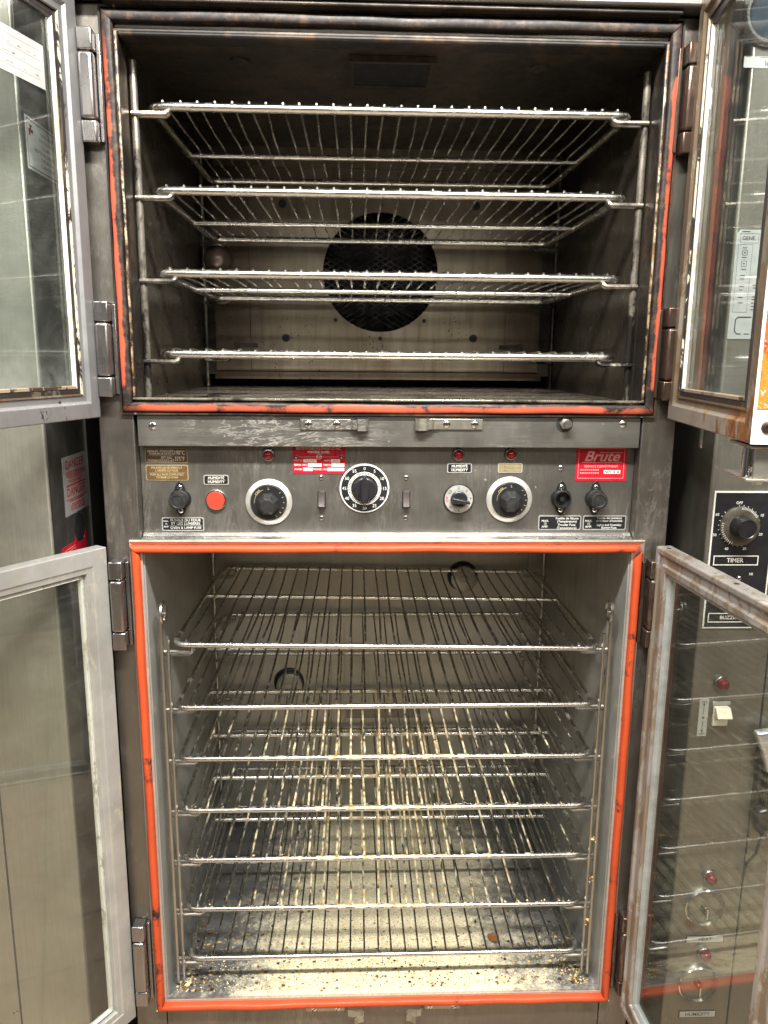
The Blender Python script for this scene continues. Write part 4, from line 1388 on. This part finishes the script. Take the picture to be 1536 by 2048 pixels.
sa = make_shelf(0.0047, 0.0045, 0.0019, 'wire_low', 'rim_low', 2)
sb = make_shelf(0.0047, 0.0045, 0.0021, 'wire_flour', 'rim_flour', 5)
fa = fb = True
for i, z in enumerate(LZ):
    y0 = 0.036
    rot = (0, 0, R((0.0, 0.15, -0.1, 0.1, 0, -0.15, 0.1)[i]))
    if i == 0:
        z, rot = z + 0.003, (R(-0.1), R(0.75), R(-0.2))
    if i in (0, 1, 6):
        place(sa, fa, (0, y0, z), rot, LL_[i], 'wire shelves of the lower proofer')
        fa = False
    else:
        place(sb, fb, (0, y0, z), rot, LL_[i], 'wire shelves of the lower proofer')
        fb = False

# ------------------------------------------------------------------ crumbs and flakes
random.seed(21)
CM = [plain('crumb_cream', (0.72, 0.62, 0.36), 0, 0.8), plain('crumb_yellow', (0.62, 0.46, 0.16), 0, 0.8), plain('crumb_brown', (0.19, 0.075, 0.025), 0, 0.7), plain('crumb_dark', (0.025, 0.018, 0.014), 0, 0.7)]
mb = MB()


def crumb(x, y, z, r, mi):
    a, b, c = (random.uniform(0.6, 1.5) for _ in range(3))
    th = random.uniform(0, 6.28)
    vs = []
    for dx, dy, dz in ((1, 0, 0), (-1, 0, 0), (0, 1, 0), (0, -1, 0), (0, 0, 1), (0, 0, -0.3)):
        j = random.uniform(0.7, 1.3)
        p = (dx * r * a * j, dy * r * b * j)
        vs.append((x + p[0] * math.cos(th) - p[1] * math.sin(th), y + p[0] * math.sin(th) + p[1] * math.cos(th), z + r * 0.3 + dz * r * c * 0.7))
    mb.add(vs, [(0, 2, 4), (2, 1, 4), (1, 3, 4), (3, 0, 4), (2, 0, 5), (1, 2, 5), (3, 1, 5), (0, 3, 5)], mi)


for _ in range(9500):
    y = abs(random.gauss(0, 0.16)) + 0.006
    if y > 0.53:
        continue
    x = random.gauss(0.02, 0.17) if random.random() < 0.55 else random.uniform(-0.392, 0.392)
    if abs(x) > 0.393:
        continue
    q = random.random()
    mi = 0 if q < 0.66 else 1 if q < 0.80 else 2 if q < 0.95 else 3
    r = random.choice((0.0006, 0.0007, 0.0009, 0.0012)) if mi < 2 else random.choice((0.0007, 0.0009, 0.0013))
    crumb(x, y, ZL0, r, mi)
for _ in range(90):   # bigger flakes along the front and in the corners
    x = random.choice((random.uniform(-0.39, 0.39), random.gauss(-0.36, 0.03), random.gauss(0.35, 0.03)))
    if abs(x) > 0.392:
        continue
    crumb(x, abs(random.gauss(0, 0.07)) + 0.012, ZL0, random.uniform(0.002, 0.0045), random.choice((0, 1, 1, 2, 2, 3)))
for cx_, cy_, nn_, sp_r in ((-0.375, 0.035, 60, 0.014), (-0.36, 0.012, 40, 0.018), (0.36, 0.05, 70, 0.018), (0.375, 0.02, 50, 0.010), (0.10, 0.02, 40, 0.03), (-0.22, 0.03, 36, 0.03), (0.25, 0.03, 46, 0.03), (0.02, 0.05, 50, 0.05)):
    for _ in range(nn_):
        x, y = random.gauss(cx_, sp_r), random.gauss(cy_, sp_r * 0.5)
        if abs(x) < 0.394 and y > 0.006:
            crumb(x, y, ZL0 + random.uniform(0, 0.0015), random.choice((0.001, 0.0014, 0.002, 0.0028)), random.choice((0, 0, 1, 2, 2, 3)))
for _ in range(420):     # thin onion-skin flakes
    x, y = random.uniform(-0.385, 0.385), abs(random.gauss(0.05, 0.12)) + 0.01
    r, th = random.choice((0.0014, 0.0018, 0.0022, 0.0030, 0.0042)), random.uniform(0, 6.28)
    mb.add([(x + r * (0.7 + 0.5 * random.random()) * math.cos(th + q * 1.05), y + r * (0.4 + 0.5 * random.random()) * math.sin(th + q * 1.05), ZL0 + 0.0006 + random.uniform(0, r * 0.35)) for q in range(6)], [(0, 1, 2, 3, 4, 5)], random.choice((0, 1, 1, 2, 2, 2, 3)))
for i in (3, 4, 5):      # residue gathered where the wires meet the front bar
    for k in range(28):
        x = -0.3505 + k * 0.701 / 27
        for _ in range(random.choice((1, 2, 3, 4))):
            crumb(x + random.gauss(0, 0.0028), 0.036 + random.uniform(0.0, 0.008), LZ[i] + 0.0042, random.uniform(0.0008, 0.0021), random.choice((0, 0, 0, 1, 1, 2)))
for k in range(26):
    crumb(0.383 + random.uniform(-.004, .004), 0.02 + random.uniform(0, 0.01), random.choice((0.73, 0.735, 0.65, 0.645, 0.655, 0.56, 0.55)) , random.uniform(0.0012, 0.003), random.choice((1, 2, 2)))
o = obj('crumbs', mb, CM)
o['kind'] = 'stuff'
o['label'] = 'flour, dough crumbs and flakes scattered over the proofer floor and racks'
o['category'] = 'crumbs'
mb = MB()
poly = []
for k in range(14):
    a = 2 * math.pi * k / 14
    r = 0.0115 * (1 + 0.12 * math.sin(3 * a) + random.uniform(-.06, .06))
    poly.append((r * math.cos(a), r * math.sin(a)))
vs = [(x, y, 0.0008 + 22 * (x * x + y * y)) for x, y in poly] + [(0, 0, 0)] + [(x * 0.98, y * 0.98, 0.0018 + 22 * (x * x + y * y)) for x, y in poly] + [(0, 0, 0.0012)]
fs = [(k, (k + 1) % 14, 14) for k in range(14)] + [(15 + (k + 1) % 14, 15 + k, 29) for k in range(14)] + [(k, 15 + k, 15 + (k + 1) % 14, (k + 1) % 14) for k in range(14)]
mb.add(vs, fs)
o = obj('onion_flake', mb, plain('flake_brown', (0.24, 0.10, 0.035), 0, 0.45))
o.location = (0.227, 0.133, ZL0 + 0.001)
o['label'] = 'large round brown flake lying on the proofer floor under the lowest shelf'
o['category'] = 'food flake'

# ------------------------------------------------------------------ neighbour on one side: tall steel cabinet
LC = thing('steel_cabinet', 'plain tall stainless cabinet carrying red and white DANGER stickers on its side', 'cabinet', (-0.95, 0.35, 0))
sx = -0.531
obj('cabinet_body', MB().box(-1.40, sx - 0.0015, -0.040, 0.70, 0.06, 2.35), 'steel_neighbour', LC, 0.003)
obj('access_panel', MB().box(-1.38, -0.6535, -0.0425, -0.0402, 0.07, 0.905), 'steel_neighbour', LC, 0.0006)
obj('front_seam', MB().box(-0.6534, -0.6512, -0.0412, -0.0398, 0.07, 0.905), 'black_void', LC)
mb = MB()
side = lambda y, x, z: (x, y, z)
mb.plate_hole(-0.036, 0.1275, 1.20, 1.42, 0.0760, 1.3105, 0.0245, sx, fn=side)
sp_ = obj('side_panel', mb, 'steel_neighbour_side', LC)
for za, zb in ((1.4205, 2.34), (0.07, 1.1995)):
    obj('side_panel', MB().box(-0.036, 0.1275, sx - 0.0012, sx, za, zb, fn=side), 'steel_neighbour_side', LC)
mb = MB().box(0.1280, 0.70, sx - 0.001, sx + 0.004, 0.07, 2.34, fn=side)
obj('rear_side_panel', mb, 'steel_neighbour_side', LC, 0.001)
mb = MB()
pts = [(sx - 0.0005, 0.0760 + 0.0247 * math.cos(2 * math.pi * k / 40), 1.3105 + 0.0247 * math.sin(2 * math.pi * k / 40)) for k in range(40)]
mb.tube(pts, 0.0009, 5, closed=True)
mb.lathe((sx + 0.0004, 0.0760, 1.3105), [(0.0246, 0), (0.0246, 0.0003)], 40, 1, ax=(1, 0, 0))
obj('side_hole', mb, ['chrome', 'black_void'], sp_)
# danger sticker
EX, EY = (0, 1, 0), (0, 0, 1)
mb = MB().box(0.018, 0.1270, sx + 0.0002, sx + 0.0006, 1.339, 1.4365, fn=side)
ds = obj('danger_sticker', mb, 'sticker_silver', LC)
mb = MB()
xx = sx + 0.0008
mb.text('DANGER', 0.0195, (xx, 0.072, 1.4225), EX, EY, bold=0.012, sx=1.10)
mb.text('DANGER', 0.0195, (xx, 0.072, 1.3765), EX, EY, bold=0.012, sx=1.10)
mb.box(0.028, 0.118, xx, xx + 0.0001, 1.3868, 1.3895, fn=side)
random.seed(4)
for z, w in ((1.4105, .09), (1.4070, .086), (1.4035, .08), (1.4000, .06), (1.3955, .07), (1.3925, .045), (1.3650, .09), (1.3618, .07), (1.3560, .05), (1.3528, .06), (1.3495, .062), (1.3462, .06)):
    a = 0.073 - w / 2
    while a < 0.073 + w / 2:
        b = random.uniform(0.003, 0.008)
        mb.box(a, a + b, xx, xx + 0.0001, z - 0.0009, z + 0.0009, fn=side)
        a += b + 0.0014
obj('lettering', mb, 'red_print', ds)
# red labels under the hole
mb = MB().box(-0.008, 0.052, sx + 0.0002, sx + 0.0005, 1.235, 1.2925, fn=side)
mb.box(0.0525, 0.104, sx + 0.0002, sx + 0.0005, 1.235, 1.3030, fn=side, mi=1)
rl = obj('red_label', mb, ['sticker_red', 'red_plate'], LC)
mb = MB()
for z in (1.285, 1.281):
    for k in range(8):
        mb.box(0.004 + k * 0.006, 0.008 + k * 0.006, sx + 0.0006, sx + 0.0007, z, z + 0.0012, fn=side)
for k in range(6):
    mb.box(0.062 + k * 0.006, 0.066 + k * 0.006, sx + 0.0006, sx + 0.0007, 1.290, 1.2912, fn=side)
obj('fine_print', mb, 'pink_print', rl)
# plumbing notice
mb = MB().box(-0.026, 0.104, sx + 0.0002, sx + 0.0006, 1.8655, 1.9385, fn=side)
ps = obj('plumbing_notice', mb, plain('notice_white', (0.84, 0.84, 0.82), 0, 0.5, 0.04), LC)
mb = MB()
fx = lambda y, x, z: (x, y, z)
mb.ring(-0.0225, 0.1005, 1.8690, 1.9350, [(0, xx), (0.0014, xx)], fn=fx, close=False)
for i, (t, y) in enumerate((('THIS EQUIPMENT', 0.052), ('IS TO BE INSTALLED', 0.050), ('TO COMPLY', 0.046), ('WITH THE APPLICABLE FED.', 0.040), ('STATE OR LOCAL', 0.048), ('PLUMBING CODES', 0.048))):
    mb.text(t, 0.0068, (xx, y, 1.9235 - i * 0.0090), EX, EY, bold=0.01, sx=0.92)
# little tap
mb.box(-0.0165, 0.000, xx, xx + 0.0001, 1.9175, 1.9225, fn=fx)
mb.box(-0.0165, -0.0105, xx, xx + 0.0001, 1.9130, 1.9175, fn=fx)
mb.box(-0.0110, -0.0060, xx, xx + 0.0001, 1.9225, 1.9265, fn=fx)
mb.box(-0.0140, -0.0030, xx, xx + 0.0001, 1.9265, 1.9285, fn=fx)
obj('lettering', mb, 'maroon_print', ps)
mb = MB()
screw(mb, -0.6605, -0.0402, 0.4518, 0.0065, 30)
obj('front_bolt', mb, ['chrome', 'black_matte'], LC)

# ------------------------------------------------------------------ neighbour on the other side: heated holding cabinet
RC = thing('holding_cabinet', 'stainless holding cabinet with black timer panel, dials and ivory switch', 'cabinet', (0.95, 0.35, 0))
QY = -0.040
rx = 0.511
mb = MB()
mb.box(rx, 1.35, QY, 0.70, 0.06, 2.35)
obj('cabinet_front', mb, 'steel_holding', RC, 0.004)
mb = MB().box(0.633, 0.6345, QY - 0.0012, QY + 0.001, 0.10, 1.26)
mb.box(0.6346, 1.2, QY - 0.0035, QY - 0.0002, 0.10, 1.26, 1)
obj('drawer_panel', mb, ['black_void', 'steel_holding'], RC, 0.0008)
# black timer panel
mb = MB().box(0.5165, 0.6185, QY - 0.0030, QY - 0.0004, 1.1660, 1.3960)
mb.box(0.5190, 0.6160, QY - 0.0034, QY - 0.0029, 1.1685, 1.3935, 1)
tp = obj('timer_panel', mb, ['white_print', 'black_plastic'], RC)
mb = MB()
y = QY - 0.0037
kx, kz = 0.5610, 1.3395
for t, x, z in (('OFF', 0.5580, 1.3772), ('60', 0.5235, 1.3580), ('10', 0.5968, 1.3568), ('50', 0.5222, 1.3245), ('20', 0.5975, 1.3255), ('40', 0.5438, 1.3015), ('30', 0.5735, 1.3015), ('LO', 0.5365, 1.2585), ('HI', 0.5889, 1.2590)):
    mb.text(t, 0.0062, (x, y, z), bold=0.015)
mb.text('TIMER', 0.0100, (0.5600, y, 1.2820), bold=0.02)
mb.text('BUZZER', 0.0088, (0.5600, y, 1.1845), bold=0.01)
for zc in (1.2820, 1.1845):
    obj('caption_box', MB().ring(0.5240, 0.5985, zc - 0.0082, zc + 0.0082, [(0, y), (0.0016, y)], close=False), 'white_print', tp)
for k in range(25):
    a = R(95 - k * 13.2)
    c, d = math.cos(a), math.sin(a)
    mb.box(0.0312, 0.0345, y, y + 0.0001, -0.0005, 0.0005, fn=lambda q, yy, w, c=c, d=d: (kx + q * c - w * d, yy, kz + q * d + w * c))
obj('lettering', mb, 'white_print', tp)
mb = MB()
screw(mb, 0.5700, QY - 0.0034, 1.2520, 0.0042, 45)
obj('panel_screw', mb, ['chrome', 'black_matte'], tp)
mb = MB().lathe((kx, QY - 0.0034, kz), [(0.0325, 0), (0.0325, 0.004), (0.031, 0.005), (0.014, 0.006)], 48)
tk = obj('timer_knob', mb, plain('smoky_dial', (0.075, 0.066, 0.048), 0, 0.28, 0.5), RC)
mb = MB().lathe((kx, QY - 0.008, kz), [(0.0185, 0), (0.0170, 0.020), (0.0150, 0.024), (0.0135, 0.0225), (0.012, 0.0225)], 40)
obj('grip', mb, 'black_plastic', tk)
mb = MB()
for k in range(26):
    a = R(90 - k * 4.5) if k < 14 else R(170 + (k - 14) * 7)
    c, d = math.cos(a), math.sin(a)
    mb.box(0.0265, 0.0312, QY - 0.0086, QY - 0.0084, -0.0004, 0.0004, fn=lambda q, yy, w, c=c, d=d: (kx + q * c - w * d, yy, kz + q * d + w * c))
obj('lettering', mb, 'white_print', tk)
# pilot lamps, switch, tag, dials, plates
for x, z in ((0.5575, 1.0700), (0.5715, 0.7040), (0.5760, 0.5460)):
    mb = MB().lathe((x, QY, z), [(0.0120, 0), (0.0120, 0.006), (0.0108, 0.0075), (0.0100, 0.0075)], 28)
    pi = obj('pilot_lamp', mb, 'hinge_steel', RC)
    mb = MB().lathe((x, QY - 0.007, z), [(0.0100, 0), (0.0098, 0.006), (0.0080, 0.0105), (0.0045, 0.0130), (0.0004, 0.0138)], 24)
    obj('lens', mb, 'lens_maroon', pi)
mb = MB().box(0.5475, 0.5785, QY - 0.0020, QY - 0.0002, 1.0285, 1.0350)
mb.box(0.5490, 0.5750, QY - 0.0050, QY - 0.0002, 0.9920, 1.0270, 1)
sw = obj('rocker_switch', mb, ['sticker_silver', 'ivory'], RC, 0.0008)
xa, xb = 0.5500, 0.5760
mb = MB().add([(xa, QY - 0.0048, 1.0265), (xa, QY - 0.0100, 1.0265), (xa, QY - 0.0200, 1.0110), (xa, QY - 0.0048, 1.0080),
               (xb, QY - 0.0048, 1.0265), (xb, QY - 0.0100, 1.0265), (xb, QY - 0.0200, 1.0110), (xb, QY - 0.0048, 1.0080)],
              [(0, 1, 2, 3), (7, 6, 5, 4), (0, 4, 5, 1), (1, 5, 6, 2), (2, 6, 7, 3), (3, 7, 4, 0)])
obj('rocker', mb, 'ivory', sw, 0.0012)
mb = MB().box(0.5255, 0.5415, QY - 0.0010, QY - 0.0002, 0.9715, 1.0390)
st = obj('switch_plate', mb, 'sticker_silver', RC)
mb = MB()
y = QY - 0.0012
mb.text('ON', 0.0055, (0.5335, y, 1.0345))
mb.text('OFF', 0.0055, (0.5335, y, 0.9755))
for z in (1.022, 0.989):
    mb.box(0.5331, 0.5339, y, y + 0.0001, z - 0.010, z + 0.010)
for z, s in ((1.033, 1), (0.978, -1)):
    mb.add([(0.5317, y, z - s * 0.005), (0.5353, y, z - s * 0.005), (0.5335, y, z)], [(0, 1, 2)])
mb.lathe((0.5335, QY - 0.001, 1.0055), [(0.0018, 0), (0.0017, 0.0004)], 12)
obj('lettering', mb, 'black_print', st)
clear = glass_mat('dial_clear', (0.94, 0.94, 0.90), 0.03)
for x, z in ((0.5690, 0.6410), (0.5705, 0.4810)):
    mb = MB().lathe((x, QY, z), [(0.0370, 0), (0.0365, 0.006), (0.0345, 0.008), (0.0335, 0.0045), (0.0330, 0.0030)], 52, cap=False)
    dk = obj('dial_knob', mb, 'chrome', RC)
    mb = MB().lathe((x, QY, z), [(0.0335, 0.0020), (0.0330, 0.0062), (0.010, 0.0066)], 48, cap=False)
    obj('dial_window', mb, clear, dk)
    mb = MB().lathe((x, QY, z), [(0.0060, 0), (0.0055, 0.010), (0.004, 0.012)], 20)
    mb.box(x - 0.001, x + 0.0014, QY - 0.016, QY - 0.006, z - 0.016, z + 0.003, 1)
    obj('spindle', mb, ['hinge_brown', 'chrome'], dk, 0.0005)
    mb = MB()
    for k in range(21):
        a = R(-210 + k * 12)
        c, d = math.cos(a), math.sin(a)
        mb.box(0.0265, 0.0310, QY - 0.0022, QY - 0.0020, -0.0006, 0.0006, fn=lambda q, yy, w, c=c, d=d: (x + q * c - w * d, yy, z - q * d + w * c))
    obj('dial_marks', mb, 'black_print', dk)
for t, x, z in (('HEAT', 0.5765, 0.5725), ('HUMIDITY', 0.5768, 0.4135)):
    mb = MB().box(x - 0.0345, x + 0.0345, QY - 0.0009, QY - 0.0002, z - 0.0072, z + 0.0072)
    mb.box(x - 0.0332, x + 0.0332, QY - 0.0013, QY - 0.0008, z - 0.0060, z + 0.0060, 1)
    pt = obj('name_plate', mb, ['black_plastic', 'sticker_silver'], RC)
    obj('lettering', MB().text(t, 0.0100, (x, QY - 0.0016, z), bold=0.01), 'black_print', pt)
# porthole gauge and labels near the top
mb = MB().lathe((0.5330, QY, 2.0830), [(0.0430, 0), (0.0420, 0.006), (0.0385, 0.010), (0.0350, 0.010), (0.0325, 0.006), (0.0315, 0.002)], 56, cap=False)
pg = obj('porthole', mb, 'hinge_steel', RC)
mb = MB().lathe((0.5330, QY, 2.0830), [(0.0320, 0.0005), (0.0318, 0.0022), (0.001, 0.0026)], 48)
obj('porthole_glass', mb, plain('porthole_blue', (0.035, 0.050, 0.065), 0.2, 0.12, 0.3, 14), pg)
mb = MB().box(0.5005, 0.5400, QY - 0.0008, QY - 0.0002, 2.0145, 2.0295)
wl = obj('white_label', mb, 'paper_white', RC)
mb = MB().text('le', 0.0100, (0.5345, QY - 0.0010, 2.0205), bold=0.01)
mb.box(0.5020, 0.5110, QY - 0.0010, QY - 0.0009, 2.0282, 2.0290)
mb.box(0.5240, 0.5400, QY - 0.0010, QY - 0.0009, 2.0276, 2.0283)
obj('lettering', mb, 'black_print', wl)
gx0, gx1, gz0, gz1 = 0.5135, 0.5760, 1.6330, 1.7930
mb = MB().prism([(gx0, gz0), (gx1, gz0), (gx1, gz1), (gx0 + 0.006, gz1), (gx0, gz1 - 0.006)], QY - 0.0014, QY - 0.0002)
gp = obj('instruction_panel', mb, 'plate_pale', RC, 0.0004)
mb = MB()
y = QY - 0.0017
mb.text('GENE.', 0.0078, (gx0 + 0.0195, y, gz1 - 0.0125), bold=0.015)
mb.ring(gx0 + 0.006, gx0 + 0.034, gz1 - 0.0190, gz1 - 0.0055, [(0, y), (0.0005, y)], close=False)
mb.box(gx0 + 0.008, gx0 + 0.020, y, y + 0.0001, gz1 - 0.0035, gz1 - 0.0022)
mb.ring(gx0 + 0.004, gx0 + 0.026, gz0 + 0.040, gz1 - 0.021, [(0, y), (0.0004, y)], close=False)
for zc, kind in ((gz1 - 0.033, 0), (gz1 - 0.049, 1)):
    xc = gx0 + 0.0150
    if kind == 0:
        mb.tube([(xc + 0.0042 * math.cos(2 * math.pi * k / 24), y, zc + 0.0042 * math.sin(2 * math.pi * k / 24)) for k in range(24)], 0.0004, 4, closed=True)
    else:
        mb.ring(xc - 0.0042, xc + 0.0042, zc - 0.0042, zc + 0.0042, [(0, y), (0.0006, y)], close=False)
    mb.lathe((xc, y + 0.0002, zc), [(0.0013, 0), (0.0012, 0.0003)], 12)
random.seed(11)
for z in [gz1 - 0.026, gz1 - 0.040, gz1 - 0.057, gz1 - 0.066, gz1 - 0.071, gz1 - 0.082, gz1 - 0.087, gz1 - 0.098, gz1 - 0.106]:
    mb.box(gx0 + 0.011, gx0 + 0.011 + random.uniform(0.005, 0.009), y, y + 0.0001, z - 0.0006, z + 0.0006)
for z in [gz1 - 0.080, gz1 - 0.084, gz1 - 0.097, gz1 - 0.101, gz1 - 0.106, gz1 - 0.111, gz1 - 0.116]:
    mb.box(gx0 + 0.032, gx0 + 0.032 + random.uniform(0.006, 0.014), y, y + 0.0001, z - 0.0006, z + 0.0006)
mb.tube([(gx0 + 0.034, y, gz0 + 0.033), (gx0 + 0.014, y, gz0 + 0.033), (gx0 + 0.010, y, gz0 + 0.029), (gx0 + 0.010, y, gz0 + 0.012), (gx0 + 0.014, y, gz0 + 0.008), (gx0 + 0.020, y, gz0 + 0.008)], 0.0008, 5)
mb.box(gx0 + 0.025, gx0 + 0.033, y, y + 0.0001, gz0 + 0.007, gz0 + 0.0085)
obj('lettering', mb, 'black_print', gp)
# chrome latch with a black cord
mb = MB().prism([(0.612, 0.990), (0.665, 0.998), (0.670, 0.905), (0.640, 0.915), (0.628, 0.955)], QY - 0.030, QY - 0.012)
lt = obj('door_latch', mb, plain('cold_chrome', (0.66, 0.70, 0.76), 0.8, 0.25, 0.1), RC, 0.006, seg=4)
mb = MB().box(0.632, 0.662, QY - 0.014, QY - 0.003, 0.83, 0.99)
obj('latch_plate', mb, plain('glossy_black', (0.012, 0.012, 0.014), 0.0, 0.12, 0.2), lt, 0.004, seg=3)
mb = MB().prism([(0.632, 0.842), (0.652, 0.850), (0.660, 0.815), (0.645, 0.795), (0.632, 0.81)], QY - 0.028, QY - 0.010)
obj('latch_tongue', mb, 'glossy_dark', lt, 0.005, seg=4)
mb = MB().tube([(0.645, QY - 0.020, 0.92), (0.647, QY - 0.022, 0.86), (0.646, QY - 0.024, 0.80), (0.640, QY - 0.022, 0.76), (0.630, QY - 0.014, 0.735), (0.630, QY - 0.006, 0.70)], 0.0026, 8)
obj('cord', mb, 'black_plastic', lt)
